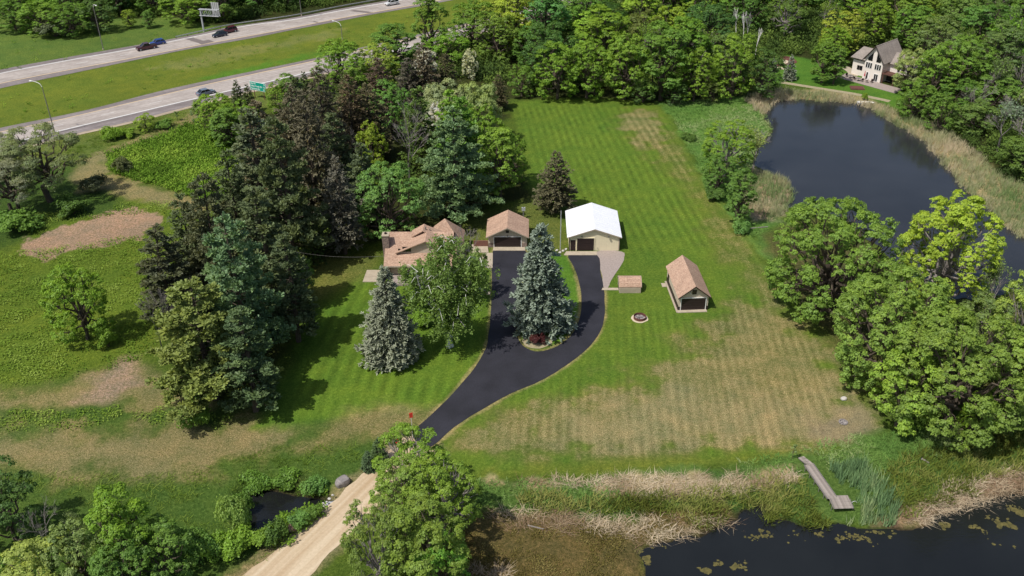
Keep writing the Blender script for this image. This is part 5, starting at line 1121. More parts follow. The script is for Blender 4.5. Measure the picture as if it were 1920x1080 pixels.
for s in (-1, 1):    # standing ribs of the sheet roof
    m = MB(); zt = 2.9+1.55+0.126; sl = 1.55/hw; 
    for i in range(13):
        y = -0.35+i*0.88; m.slab((s*(hw+0.4) if s < 0 else 0.02, y, zt-sl*(hw+0.4)+0.03 if s < 0 else zt+0.03-sl*0.02), (-0.02 if s < 0 else hw+0.4, y, zt+0.03-sl*0.02 if s < 0 else zt-sl*(hw+0.4)+0.03), (-0.02 if s < 0 else hw+0.4, y+0.05, zt+0.03-sl*0.02 if s < 0 else zt-sl*(hw+0.4)+0.03), (s*(hw+0.4) if s < 0 else 0.02, y+0.05, zt-sl*(hw+0.4)+0.03 if s < 0 else zt+0.03-sl*0.02), 0.04)
    o = m.build('roof_ribs', M['roof_white'], e); o['kind'] = 'stuff'
def slab_px(name, pts, z, th, mat, label=None, kind='structure'):
    v = [P(x, y, z) for x, y in pts]; n = len(v); m = MB(); m.add([(p.x, p.y, z) for p in v]+[(p.x, p.y, z-th) for p in v], [tuple(range(n)), tuple(range(2*n-1, n-1, -1))]+[(i, i+n, (i+1) % n+n, (i+1) % n) for i in range(n)])
    bm_ = m.build(name, M[mat]); bm_.data.validate(); 
    import bmesh
    b = bmesh.new(); b.from_mesh(bm_.data); bmesh.ops.recalc_face_normals(b, faces=b.faces); b.to_mesh(bm_.data); b.free()
    tag(bm_, label, kind=kind); return bm_
slab_px('concrete_pavement', [(1057, 478), (1119, 478), (1119, 471), (1062, 471)], 0.1, 0.1, 'concrete')
slab_px('concrete_pavement', [(924, 469.5), (985, 469.5), (984, 463), (925, 463)], 0.1, 0.1, 'concrete')

# two-car garage
e, w, c, rz = gable_building('garage', (915.5, 463.5), (988, 463.5), 6.0, 2.45, 1.75, 0.35, 0.75, 'tan_wall', 'shingle', 'brown shingled two-car garage at the end of the driveway', 'garage')
s_ = w/72.5; X = lambda px: (px-951.8)*s_
panel_door(e, X(926.9), X(976.9), 0.03, 2.12, -0.0, 4, frame_mat='white')
MB().box(X(913.4)+0.2, X(924.5), -0.09, -0.004, 0.0, 0.9).box(X(979.5), -X(913.4)-0.2, -0.09, -0.004, 0, 0.9).build('stone_base', M['stone'], e)
v = MB().box(-0.28, 0.28, -0.06, -0.002, 2.95, 3.4).build('gable_vent', M['dkbrown'], e)
MB().box(-0.1, 0.1, -0.22, 0, 2.32, 2.5).build('wall_lamp', M['dkmetal'], e)

# small shed with a curved roof
c, rz, w = bframe((1161, 549.5), (1201, 549.5)); e = empty('shed', c, rz, 'small garden shed with a curved brown shingle roof', 'shed'); hw = w/2
prof = [(0.0, 0), (0.0, 1.1)]; dep = 2.9
arc = [(0.0, 1.1), (0.35, 1.65), (0.85, 2.08), (dep/2, 2.3), (dep-0.85, 2.08), (dep-0.35, 1.65), (dep, 1.1)]
n = len(arc); vs = []; pts = [(0, 0)]+arc+[(dep, 0)]
m = MB(); k = len(pts); m.add([(-hw, y, z) for y, z in pts]+[(hw, y, z) for y, z in pts], [tuple(range(k)), tuple(range(2*k-1, k-1, -1))]+[(i, (i+1) % k, (i+1) % k+k, i+k) for i in range(k)])
o = m.build('wall', M['tan_wall'], e)
m = MB(); ro = [(y+(y-dep/2)*0.06, z+0.07) for y, z in arc]; ri = [(y, z+0.01) for y, z in arc]; x0, x1 = -hw-0.12, hw+0.12
for i in range(n-1):
    a, b = ro[i], ro[i+1]; m.add([(x0, a[0], a[1]), (x1, a[0], a[1]), (x1, b[0], b[1]), (x0, b[0], b[1])], [(0, 1, 2, 3)])
for x in (x0, x1):
    for i in range(n-1): m.add([(x, ri[i][0], ri[i][1]), (x, ro[i][0], ro[i][1]), (x, ro[i+1][0], ro[i+1][1]), (x, ri[i+1][0], ri[i+1][1])], [(0, 1, 2, 3)])
m.add([(x0, ri[0][0], ri[0][1]), (x1, ri[0][0], ri[0][1]), (x1, ro[0][0], ro[0][1]), (x0, ro[0][0], ro[0][1])], [(0, 1, 2, 3)]); m.build('roof', M['shingle'], e)
m = MB()
for x in (-hw-0.14, hw+0.10):
    for i in range(n-1): m.add([(x, arc[i][0], arc[i][1]-0.08), (x, ro[i][0], ro[i][1]+0.02), (x, ro[i+1][0], ro[i+1][1]+0.02), (x, arc[i+1][0], arc[i+1][1]-0.08), (x+0.04, arc[i][0], arc[i][1]-0.08), (x+0.04, ro[i][0], ro[i][1]+0.02), (x+0.04, ro[i+1][0], ro[i+1][1]+0.02), (x+0.04, arc[i+1][0], arc[i+1][1]-0.08)], [(0, 1, 2, 3), (7, 6, 5, 4), (1, 5, 6, 2), (0, 3, 7, 4)])
m.build('trim', M['trim'], e)
d = MB().box(-hw-0.04, -hw, 0.9, 2.0, 0.05, 1.85).build('door', M['dkbrown'], e)
MB().box(-hw-0.02, hw+0.02, -0.05, -0.003, 0.02, 0.9).build('front_panel', M['concrete'], e)
slab_px('concrete_pavement', [(1128, 543.5), (1160, 543.5), (1160, 539.5), (1130, 539.5)], 0.08, 0.08, 'concrete')

# boat shed
e, w, c, rz = gable_building('boat_shed', (1271, 582.5), (1326, 580.5), 9.4, 2.75, 1.9, 0.28, 0.55, 'tan_wall', 'shingle', 'long shed with tan shingles and a black roller door', 'shed', fascia='dkbrown')
hw = w/2
panel_door(e, -hw+0.42, hw-0.42, 0.05, 2.3, 0, 5, frame_mat='white')
MB().box(-hw-0.03, -hw+0.40-0.12, -0.05, -0.004, 0, 0.75).box(hw-0.40+0.12, hw+0.03, -0.05, -0.004, 0, 0.75).build('base_board', M['dkbrown'], e)
MB().box(-hw-0.04, -hw-0.003, -0.02, 9.4, 0, 0.95).box(hw+0.003, hw+0.04, -0.02, 9.4, 0, 0.95).build('skirt_board', M['dkbrown'], e)
window(e, -0.27, 0.27, 3.1, 3.75, -0.0)
MB().box(-hw-0.06, -hw-0.0, 7.7, 8.6, 0.0, 2.1).build('side_door', M['dkbrown'], e)
MB().box(-0.75, -0.6, -0.22, 0, 3.25, 3.4).build('wall_lamp', M['white'], e)
cr, sr = math.cos(rz), math.sin(rz)
def loc_slab(name, c, rz, x0, x1, y0, y1, z, mat, th=0.12):
    o = MB().box(x0, x1, y0, y1, 0, th).build(name, M[mat]); o.location = (c.x, c.y, z); o.rotation_euler = (0, 0, rz); tag(o, kind='structure'); return o
loc_slab('concrete_pavement', c, rz, -hw-0.15, hw-0.2, -0.75, -0.02, 0.01, 'concrete'); loc_slab('concrete_pavement', c, rz, -hw-0.35, -hw-0.05, -0.6, 9.3, 0.0, 'trim', 0.06)
loc_slab('concrete_pavement', c, rz, -hw-1.1, -hw-0.4, 7.4, 8.6, 0.0, 'concrete', 0.1)

# the house
hc = P(790, 520, 0); hc = Vector((-15.0, 138.4, 0)); rz = math.radians(-1.2)
e = empty('house', hc, rz, 'low brown shingled house with a stone chimney behind the birch', 'house')
def HL(x, y, z):        # photo position at height z in the house's own axes
    p = P(x, y, z); d = p-hc; return Vector((d.x*math.cos(-rz)-d.y*math.sin(-rz), d.x*math.sin(-rz)+d.y*math.cos(-rz), z))
xl = HL(719, 499, 2.5).x; xr = 4.6; ye = HL(719, 499, 2.5).y; RZ = 6.0; yr = HL(740, 434.5, RZ).y; yb_ = 2*yr-ye; rt = 0.16
print('HOUSE', xl, ye, yr, yb_)
MB().add([(xl+0.5, 0.3, 0), (xr, 0.3, 0), (xr, yb_-0.6, 0), (xl+0.5, yb_-0.6, 0), (xl+0.5, 0.3, 2.55), (xr, 0.3, 2.55), (xr, yb_-0.6, 2.55), (xl+0.5, yb_-0.6, 2.55), (xl+0.5, yr, RZ-0.3), (xr, yr, RZ-0.3)],
         [(0, 1, 5, 4), (2, 3, 7, 6), (0, 4, 8, 7, 3), (1, 2, 6, 9, 5), (4, 5, 9, 8), (6, 7, 8, 9)]).build('wall', M['beige'], e)
sl = (RZ-2.5)/(yr-ye)
m = MB(); m.slab((xl, ye, 2.5), (xr+0.3, ye, 2.5), (xr+0.3, yr, RZ), (xl, yr, RZ), rt); m.build('roof_slope', M['shingle'], e)
m = MB(); m.slab((xr+0.3, yb_, 2.5), (xl, yb_, 2.5), (xl, yr, RZ), (xr+0.3, yr, RZ), rt); m.build('roof_slope', M['shingle'], e)
MB().box(xl, xr+0.3, ye-0.1, ye-0.005, 2.28, 2.48).build('gutter', M['trim'], e)
# chimney
p = HL(723.5, 452, 4.6); cb = MB().box(xl-0.35, xl+0.75, yr-2.9, yr-1.5, 0, 6.6).build('chimney', M['stone'], e); MB().box(xl-0.42, xl+0.82, yr-2.97, yr-1.43, 6.6, 6.75).build('chimney_cap', M['concrete'], cb)
MB().tube((xl+0.2, yr-2.2, 6.75), (xl+0.2, yr-2.2, 7.0), 0.22).build('flue', M['dkbrown'], cb)
# dormer with its window
dz = 4.0; dl = HL(741, 474, dz+0.05); y0 = dl.y+0.35; xd0 = dl.x+0.45; xd1 = xd0+9.6; xp = (xd0+xd1)/2; pk = RZ+0.35
zb = 2.5+sl*(y0-ye)-0.1
dw = MB().add([(xd0, y0, zb), (xd1, y0, zb), (xd1, y0, dz+0.25), (xp, y0, pk-0.2), (xd0, y0, dz+0.25), (xd0, yr+1, zb), (xd1, yr+1, zb), (xd1, yr+1, dz+0.25), (xp, yr+1, pk-0.2), (xd0, yr+1, dz+0.25)],
         [(0, 1, 2, 3, 4), (0, 4, 9, 5), (1, 6, 7, 2), (5, 9, 8, 7, 6)]).build('dormer_wall', M['tan_wall'], e)
yv = yr+1.6
for s in (-1, 1):
    m = MB(); a = xd0-0.45 if s < 0 else xd1+0.45; lo_, hi_ = dz+0.03, pk
    sloped(m, a, xp, y0-0.5, yv, lo_, hi_, 0.14); m.build('dormer_roof', M['shingle'], dw)
wx = HL(757, 476, 4.6).x; window(e, wx-0.35, wx+0.95, zb+0.45, zb+1.25, y0-0.002)
MB().box(xd0+0.02, xd0+0.42, y0-0.03, y0-0.002, zb+0.35, zb+0.95).build('window', M['glass'], e)
# rear gable and hip wing
pa = HL(795, 421, 6.7)
m = MB(); m.slab((pa.x-2.2, yr-1, 5.4), (pa.x, yr-1, 6.7), (pa.x, pa.y+0.3, 6.7), (pa.x-2.2, pa.y+0.3, 5.4), 0.14); m.build('roof_slope', M['shingle'], e)
m = MB(); m.slab((pa.x, yr-1, 6.7), (pa.x+2.2, yr-1, 5.4), (pa.x+2.2, pa.y+0.3, 5.4), (pa.x, pa.y+0.3, 6.7), 0.14); m.build('roof_slope', M['shingle'], e)
MB().tube((pa.x+0.4, pa.y-1.4, 6.2), (pa.x+0.4, pa.y-1.4, 6.95), 0.1).build('vent_pipe', M['dkmetal'], e); MB().tube((pa.x+1.1, pa.y-1.2, 5.8), (pa.x+1.1, pa.y-1.2, 6.5), 0.1).build('vent_pipe', M['dkmetal'], e)
ap = HL(834, 409.5, 6.4); r = 3.3; q = 2.7
cs_ = [(ap.x-r, ap.y-r*1.1), (ap.x+r, ap.y-r*1.1), (ap.x+r, ap.y+r*0.8), (ap.x-r, ap.y+r*0.8)]
MB().box(ap.x-r+0.5, ap.x+r-0.5, ap.y-r*1.1+0.5, ap.y+r*0.8-0.5, 0, q+0.15).build('wing_wall', M['beige'], e)
for i in range(4):
    a, b = cs_[i], cs_[(i+1) % 4]; m = MB(); m.tri_slab((a[0], a[1], q), (b[0], b[1], q), (ap.x, ap.y, 6.4), 0.14); m.build('hip_roof', M['shingle'], e)
m = MB(); y2 = ap.y-r*1.1+1.5
m.slab((ap.x-3.0, 1.2, 3.0), (ap.x, 1.2, 4.8), (ap.x, y2, 4.8), (ap.x-3.0, y2, 3.0), 0.14); m.build('roof_slope', M['shingle'], e)
m = MB(); m.slab((ap.x, 1.2, 4.8), (ap.x+3.0, 1.2, 3.0), (ap.x+3.0, y2, 3.0), (ap.x, y2, 4.8), 0.14); m.build('roof_slope', M['shingle'], e)
MB().prism([(ap.x-2.5, 0), (ap.x+2.5, 0), (ap.x+2.5, 3.1), (ap.x, 4.6), (ap.x-2.5, 3.1)], 1.6, y2).build('wing_wall', M['beige'], e)
# ground floor front
window(e, xl+1.0+3.1, xl+1.0+5.6, 0.15, 2.15, 0.3-0.003, mull=3); window(e, xl+1.0+7.2, xl+1.0+8.8, 0.9, 2.0, 0.297)
MB().box(xl+0.4, xl+1.0, -0.3, 0.28, 0, 2.3).build('stone_pier', M['stone'], e)
slab_px('stone_patio', [(732, 533), (792, 533), (800, 516), (736, 516)], 0.35, 0.35, 'pad'); slab_px('concrete_pavement', [(680, 528), (722, 528), (728, 506), (688, 506)], 0.12, 0.12, 'concrete', 'concrete patio slab at the left corner of the house')
slab_px('concrete_pavement', [(872, 473), (916, 473), (914, 458), (860, 458)], 0.1, 0.1, 'concrete'); slab_px('concrete_pavement', [(893, 502), (923.5, 502), (924, 474), (905, 474)], 0.06, 0.06, 'concrete')
slab_px('concrete_pavement', [(880, 552), (919, 552), (919.5, 547), (882, 547)], 0.1, 0.1, 'concrete')
o = MB().box(-2.6, 0, -0.1, 0.1, 0, 1.2).build('fence', M['brick_red']); o.location = P(915, 462, 0); tag(o, 'low brown wall joining the garage and the walk', 'wall')

# pale house by the pond
b0 = P(1596, 146, 0); fl = P(1616, 147, 0); fr = P(1649, 156, 0); rz = math.atan2(fr.y-fl.y, fr.x-fl.x); wd = (fr-fl).length
e = empty('house', (fl+fr)/2, rz, 'pale cream house with a tall gable above the pond', 'house'); hw = wd/2; print('far house', wd, math.degrees(rz))
ev = 5.9; pkz = 9.4
MB().prism([(-hw, 0), (hw, 0), (hw, ev-0.1), (0, pkz-0.25), (-hw, ev-0.1)], 0, 9).build('wall', M['palewall'], e)
for s in (-1, 1):
    m = MB(); sl_ = (pkz-ev)/hw; sloped(m, s*(hw+0.5), 0, -0.6, 9.5, ev-0.5*sl_, pkz, 0.2); m.build('roof_slope', M['shingle_grey'], e)
f = MB()
for s in (-1, 1): f.prism([(s*(hw+0.5), ev-0.5*sl_-0.3), (0, pkz-0.3), (0, pkz), (s*(hw+0.5), ev-0.5*sl_)], -0.68, -0.603)
f.build('fascia', M['dkfascia'], e)
for s in (-1, 1):   # raking gable windows
    a = 0.55*s; b = (hw-0.75)*s; w_ = MB().prism([(a, 5.15), (b, 5.15), (b, 5.75), (a, 7.5)], -0.05, -0.003).build('window', M['glass'], e)
    for k in range(3):
        cx_ = s*hw*0.5+(k-1)*0.62; window(e, cx_-0.22, cx_+0.22, 3.2, 4.6, -0.003, 'white')
dr = MB().box(-hw*0.62, -hw*0.2, -0.05, -0.003, 0.1, 2.15).build('patio_door', M['white'], e); MB().box(-hw*0.58, -hw*0.42, -0.07, -0.05, 0.25, 2.0).build('pane', M['glass'], dr)
dr = MB().box(hw*0.22, hw*0.72, -0.05, -0.003, 0.1, 2.15).build('patio_door', M['white'], e); MB().box(hw*0.27, hw*0.45, -0.07, -0.05, 0.2, 2.0).box(hw*0.49, hw*0.67, -0.07, -0.05, 0.2, 2.0).build('pane', M['glass'], dr)
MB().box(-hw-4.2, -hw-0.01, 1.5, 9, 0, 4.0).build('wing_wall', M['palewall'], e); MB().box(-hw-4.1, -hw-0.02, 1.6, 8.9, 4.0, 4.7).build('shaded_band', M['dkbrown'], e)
m = MB(); m.slab((-hw-4.7, 0.7, 4.6), (-hw+0.8, 0.7, 4.6), (-hw+0.8, 5.2, 6.7), (-hw-4.0, 5.2, 6.7), 0.2); m.build('roof_slope', M['shingle_grey'], e); m = MB(); m.slab((-hw+0.8, 9.6, 4.6), (-hw-4.7, 9.6, 4.6), (-hw-4.0, 5.2, 6.7), (-hw+0.8, 5.2, 6.7), 0.2); m.build('roof_slope', M['shingle_grey'], e)
window(e, -hw-2.7, -hw-2.1, 1.6, 2.6, 1.497, 'dkbrown'); window(e, -hw-1.9, -hw-1.3, 1.6, 2.6, 1.497, 'dkbrown')
MB().box(hw+0.01, hw+7, 3.0, 11, 0, 4.9).build('wing_wall', M['palewall'], e); window(e, hw+2.6, hw+3.3, 3.0, 4.4, 2.997, 'white'); window(e, hw+3.6, hw+4.6, 3.0, 4.4, 2.997, 'white'); window(e, hw+5.2, hw+6.4, 3.0, 4.4, 2.997, 'white')
m = MB(); m.slab((hw-0.6, 2.3, 4.9), (hw+7.7, 2.3, 4.9), (hw+7.0, 7.0, 6.7), (hw-2.0, 7.0, 6.7), 0.2); m.build('roof_slope', M['shingle_grey'], e); m = MB(); m.slab((hw+7.7, 11.7, 4.9), (hw-0.6, 11.7, 4.9), (hw-2.0, 7.0, 6.7), (hw+7.0, 7.0, 6.7), 0.2); m.build('roof_slope', M['shingle_grey'], e)
dk = MB().box(hw+0.02, hw+6.8, 0.2, 2.99, 2.45, 2.65).build('deck', M['wood'], e); m = MB().box(hw+0.02, hw+6.8, 0.15, 0.22, 3.45, 3.55)
for i in range(24): x = hw+0.1+i*0.29; m.box(x, x+0.05, 0.16, 0.21, 2.65, 3.45)
m.build('railing', M['wood'], dk)
for i in range(3): MB().box(hw+0.3+i*3, hw+0.5+i*3, 0.25, 0.45, 0, 2.45).build('post', M['wood'], dk)
o = MB().box(hw+0.05, hw+6.7, 2.9, 2.99, 0.1, 2.3).build('glass_wall', M['glass'], e)
o = MB().box(-hw-5, hw+6.8, -4.2, 0.0, 0.0, 0.1).build('stone_patio', M['pad']); o.location = e.location; o.rotation_euler = e.rotation_euler; tag(o, 'paved terrace in front of the pale house', kind='structure')
def at(e, x, y, z=0): c_, s = math.cos(e.rotation_euler.z), math.sin(e.rotation_euler.z); return (e.location.x+x*c_-y*s, e.location.y+x*s+y*c_, z)
def patio_set(loc, label, umb=None):
    t = empty('patio_table', loc, 0, label, 'table'); MB().tube((0, 0, 0.70), (0, 0, 0.75), 0.6, n=12).build('table_top', M['dkmetal'], t); MB().tube((0, 0, 0), (0, 0, 0.7), 0.05).build('leg', M['dkmetal'], t)
patio_set(at(e, -hw-2.2, -2.2, 0.1), 'dark round table at the left of the terrace'); patio_set(at(e, -hw+0.6, -2.8, 0.1), 'dark round table at the middle of the terrace')
for i, (x, y) in enumerate([(-hw-3.2, -2.2), (-hw-1.2, -2.0), (-hw-0.4, -2.9), (-hw+1.6, -2.6), (0.2, -2.3), (1.2, -1.6)]):
    t = empty('patio_chair', at(e, x, y, 0.1), i*1.1, ['chair left of the left terrace table', 'chair right of the left terrace table', 'chair left of the middle terrace table', 'chair right of the middle terrace table', 'lone chair below the gable of the pale house', 'chair beside the terrace glass door'][i], 'chair', 'chairs on the terrace')
    MB().box(-0.28, 0.28, -0.28, 0.28, 0.4, 0.48).build('seat', M['dkbrown'], t); MB().box(-0.28, 0.28, 0.22, 0.28, 0.48, 1.0).build('backrest', M['dkbrown'], t)
    for a in (-0.24, 0.24):
        for b in (-0.24, 0.24): MB().box(a-0.02, a+0.02, b-0.02, b+0.02, 0, 0.4).build('leg', M['dkmetal'], t)
t = empty('parasol', at(e, -hw*0.62, -0.7, 0.1), 0, 'folded red parasol against the pale house wall', 'parasol'); MB().tube((0, 0, 0), (0, 0, 2.4), 0.03).build('pole', M['dkmetal'], t)
M['red'] = simple('red_cloth', (0.5, 0.06, 0.08), (0.4, 0.05, 0.06), 3); MB().tube((0, 0, 1.0), (0, 0, 2.3), 0.2, 0.06).build('canopy', M['red'], t)
# red planter, sand ring, path, boat of the pale house
c = P(1607, 166, 0); t = empty('planter', c, math.radians(-8), 'reddish timber planter below the terrace', 'planter'); MB().box(-1.7, 1.7, -1.2, 1.2, 0, 0.3).build('timber_frame', M['wood'], t); MB().box(-1.5, 1.5, -1.0, 1.0, 0.3, 0.36).build('soil', M['rust'], t)
def path(name, pts, w, z, mat, label):
    l = smooth_line(PP(pts), 6); v = []; n = len(l)
    for i in range(n):
        a = np.array(l[max(i-1, 0)]); b = np.array(l[min(i+1, n-1)]); d = (b-a)/np.linalg.norm(b-a); nn = np.array([-d[1], d[0]])*w/2; p = np.array(l[i]); v += [(*(p-nn), z), (*(p+nn), z)]
    me = mesh(name, v, [(2*i, 2*i+2, 2*i+3, 2*i+1) for i in range(n-1)])
    if sum(p.normal.z for p in me.polygons) < 0: me.flip_normals()
    tag(link(name, me, M[mat]), label, kind='structure')
M['earth'] = simple('path_earth', A(190, 178, 146), A(160, 150, 118), 1.5)
path('footpath', [(1462, 154), (1500, 160), (1550, 168), (1600, 176), (1650, 186), (1668, 190)], 1.7, 0.02, 'earth', 'sandy footpath along the pond')
path('footpath', [(1560, 118), (1580, 124), (1596, 134), (1600, 142)], 2.4, 0.02, 'concrete', 'driveway curve beside the pale house')
def disc(name, c, rx, ry, z, mat, label, kind=None, cat=None, th=0.06, seed=3, n=22):
    rs = random.Random(seed); m = MB(); pts = [(math.cos(6.283*i/n)*rx*rs.uniform(0.93, 1.07), math.sin(6.283*i/n)*ry*rs.uniform(0.93, 1.07)) for i in range(n)]
    m.add([(x, y, th) for x, y in pts]+[(x, y, -0.02) for x, y in pts], [tuple(range(n)), tuple(range(2*n-1, n-1, -1))]+[(i, i+n, (i+1) % n+n, (i+1) % n) for i in range(n)])
    import bmesh
    o = m.build(name, M[mat]); b = bmesh.new(); b.from_mesh(o.data); bmesh.ops.recalc_face_normals(b, faces=b.faces); b.to_mesh(o.data); b.free(); o.location = (c[0], c[1], z); tag(o, label, cat, kind=kind); return o
disc('bare_soil', P(1446, 113, 0), 7.0, 5.4, 0.0, 'rust', 'reddish mulch around the sand ring', 'structure'); disc('sand', P(1447, 116, 0), 4.6, 2.6, 0.06, 'sand', 'pale sand pit on the lawn of the pale house', 'structure', seed=5); disc('sand', P(1457, 128.5, 0), 2.4, 1.1, 0.0, 'sand', 'small sand patch below the sand ring', 'structure', seed=6)
# rowing boat at the far shore
p = P(1623, 196, WZ); t = empty('rowing_boat', (p.x, p.y, -0.35), math.radians(-8), 'small white boat at the far pond shore', 'boat')
m = MB(); L_ = 4.2
st = [(-2.1, 0.55, 0.0), (-1.2, 0.75, -0.08), (0, 0.8, -0.1), (1.2, 0.6, -0.05), (2.1, 0.05, 0.1)]
v = []
for x, hw_, zb_ in st: v += [(x, -hw_, 0.45+0.03*x*x*0.3), (x, -hw_*0.6, zb_), (x, hw_*0.6, zb_), (x, hw_, 0.45+0.03*x*x*0.3)]
m.add(v, [(4*i+j, 4*i+j+1, 4*i+j+5, 4*i+j+4) for i in range(4) for j in range(3)]+[(0, 3, 2, 1)]); m.build('hull', M['white'], t)
for x in (-1.1, 0.3): MB().box(x-0.15, x+0.15, -0.68, 0.68, 0.3, 0.36).build('seat', M['white'], t)
# far white house in the trees at the top right
c = P(1884, 27, 0); c.z = 0; t = empty('house', P(1884, 50, 0), math.radians(-6), 'white house hidden in the trees at the top right corner', 'house')
MB().prism([(-4, 0), (4, 0), (4, 6.4), (0, 8.6), (-4, 6.4)], 0, 8).build('wall', M['white'], t)
for s in (-1, 1): m = MB(); sloped(m, s*4.5, 0, -0.4, 8.4, 6.2, 8.8, 0.2); m.build('roof_slope', M['shingle_grey'], t)
for x in (-2.2, 0, 2.2): window(t, x-0.5, x+0.5, 4.2, 5.6, -0.003)
# ------------------------------------------------------------------ dock
def dockpart(a, b, wpx, ylv): pass
A0, A1 = P(1500, 857, 0.5), P(1519, 874, 0.5)
def plank_run(parent, p, q, w, z, n, name='plank', th=0.05, skip=0):
    d = (q-p); L_ = d.length; d.normalize(); ang = math.atan2(d.y, d.x); me = None
    for i in range(n):
        s = L_*(i+0.5)/n; pw = L_/n*0.94
        if me is None: m = MB(); m.box(-pw/2, pw/2, -w/2, w/2, -th, 0); me = mesh('plank', m.v, m.f); me.materials.append(M['wood_grey'])
        o = link(name, me, None, parent); o.location = (p.x+d.x*s-parent.location.x+rnd.uniform(-0.005, 0.005), p.y+d.y*s-parent.location.y, z+rnd.uniform(-0.012, 0.012)); o.rotation_euler = (0, 0, ang+rnd.uniform(-0.012, 0.012))
zd = 0.6
c0 = (P(1508, 873, zd)+P(1527, 869, zd))/2; c1 = (P(1554, 941, zd)+P(1567, 928, zd))/2
c0 = P(1516.5, 871, zd); c1 = P(1560.5, 934, zd)
t = empty('dock', (c0.x, c0.y, 0), 0, 'grey plank dock reaching from the lawn into the marsh', 'dock')
wdk = (P(1528, 869, zd)-P(1509, 871, zd)).length*1.0
plank_run(t, c0, c1, wdk, zd, 46)
a = P(1556, 941, zd); b = P(1564, 956, zd)     # wide platform at the end
pl = [P(1563.5, 926, zd), P(1582, 923.5, zd), P(1600, 950, zd), P(1565, 957, zd), P(1553, 940, zd)]
pc = (P(1564, 926, zd)+P(1554, 941, zd))/2; dirp = (P(1565, 957, zd)-P(1555, 941, zd)).normalized()
q0 = (P(1582, 924, zd)+P(1556, 929, zd))/2; q1 = (P(1599, 950, zd)+P(1565, 957, zd))/2; wpl = (P(1599, 950, zd)-P(1565, 957, zd)).length
plank_run(t, q0+dirp*0.25, q1, wpl, zd+0.03, 18)
for (p, q, w) in ((c0, c1, wdk), (q0+dirp*0.9, q1, wpl)):
    d = (q-p).normalized(); nrm = Vector((-d.y, d.x, 0)); m = MB()
    for s in (-1, 1):
        a = p+nrm*s*(w/2-0.06)-t.location; b = q+nrm*s*(w/2-0.06)-t.location; m.slab((a.x-nrm.x*0.04, a.y-nrm.y*0.04, zd-0.07), (a.x+nrm.x*0.04, a.y+nrm.y*0.04, zd-0.07), (b.x+nrm.x*0.04, b.y+nrm.y*0.04, zd-0.07), (b.x-nrm.x*0.04, b.y-nrm.y*0.04, zd-0.07), 0.18)
    m.build('beam', M['dkmetal'], t)
    for k in range(0, 5 if w == wdk else 2):
        for s in (-1, 1):
            a = p+(q-p)*((k+0.4)/(5 if w == wdk else 2))+nrm*s*(w/2+0.03)-t.location; MB().tube((a.x, a.y, -1.4), (a.x, a.y, zd+0.0), 0.05).build('post', M['dkmetal'], t)
a = P(1598, 946, zd)-t.location; m = MB()
for k in range(8):
    u0, u1 = k*math.pi/8, (k+1)*math.pi/8; m.tube((a.x+0.3*math.cos(u0)+0.2, a.y, zd+0.25+0.3*math.sin(u0)), (a.x+0.3*math.cos(u1)+0.2, a.y, zd+0.25+0.3*math.sin(u1)), 0.03)
m.build('ladder_rail', M['metal'], t)
b0_ = P(1501.5, 856.5, 0.2); b1_ = P(1520, 871.5, 0.62); d = b1_-b0_; t2 = empty('gangplank', (b0_.x, b0_.y, 0), math.atan2(d.y, d.x), 'narrow grey gangplank between the lawn and the dock', 'plank')
L2 = Vector((d.x, d.y, 0)).length
for s in (-0.22, 0.22): MB().slab((0, s-0.2, 0.2), (L2, s-0.2, 0.66), (L2, s+0.2, 0.66), (0, s+0.2, 0.2), 0.05).build('board', M['wood_grey'], t2)
for s in (-0.36, 0.36): MB().slab((0, s-0.04, 0.14), (L2, s-0.04, 0.60), (L2, s+0.04, 0.60), (0, s+0.04, 0.14), 0.12).build('runner', M['dkmetal'], t2)
# ------------------------------------------------------------------ rocks, fire rings
def rock(x, y, sx, sy, sz, mat, label, seed, rz=0.0):
    import bmesh
    rs = random.Random(seed); b = bmesh.new(); bmesh.ops.create_icosphere(b, subdivisions=3, radius=1)
    dirs = [Vector((rs.gauss(0, 1), rs.gauss(0, 1), rs.gauss(0, 0.8))).normalized() for _ in range(12)]; cut = [rs.uniform(0.72, 0.93) for _ in dirs]
    for v in b.verts:
        for d_, c_ in zip(dirs, cut):
            k = v.co.dot(d_)
            if k > c_: v.co -= d_*(k-c_)
        v.co = Vector((v.co.x*sx, v.co.y*sy, v.co.z*sz))*(1+rs.uniform(-0.02, 0.02))
    me = bpy.data.meshes.new('boulder'); b.to_mesh(me); b.free(); me.materials.append(M[mat]); o = bpy.data.objects.new('boulder', me); sc.collection.objects.link(o)
    p = P(x, y, 0); o.location = (p.x, p.y, sz*0.45); o.rotation_euler = (0.1, -0.1, rz); tag(o, label, 'rock')
M['rock_grey'] = simple('grey_granite', (0.30, 0.27, 0.26), (0.17, 0.155, 0.15), 1.8, bmp=0.4); M['rock_brown'] = simple('brown_granite', (0.40, 0.25, 0.16), (0.26, 0.17, 0.13), 1.8, bmp=0.4); M['rock_pale'] = simple('pale_granite', (0.55, 0.52, 0.48), (0.36, 0.34, 0.31), 1.8, bmp=0.3)
rock(643, 907, 1.05, 0.8, 0.8, 'rock_grey', 'grey boulder on the upper left edge of the gravel road', 1, 0.8); rock(551, 992, 0.85, 0.6, 0.65, 'rock_brown', 'brown boulder on the edge of the gravel road', 2, 0.6); rock(1582, 749, 0.5, 0.38, 0.3, 'rock_pale', 'pale flat rock on the brown lawn by the oaks', 3, 0.1)
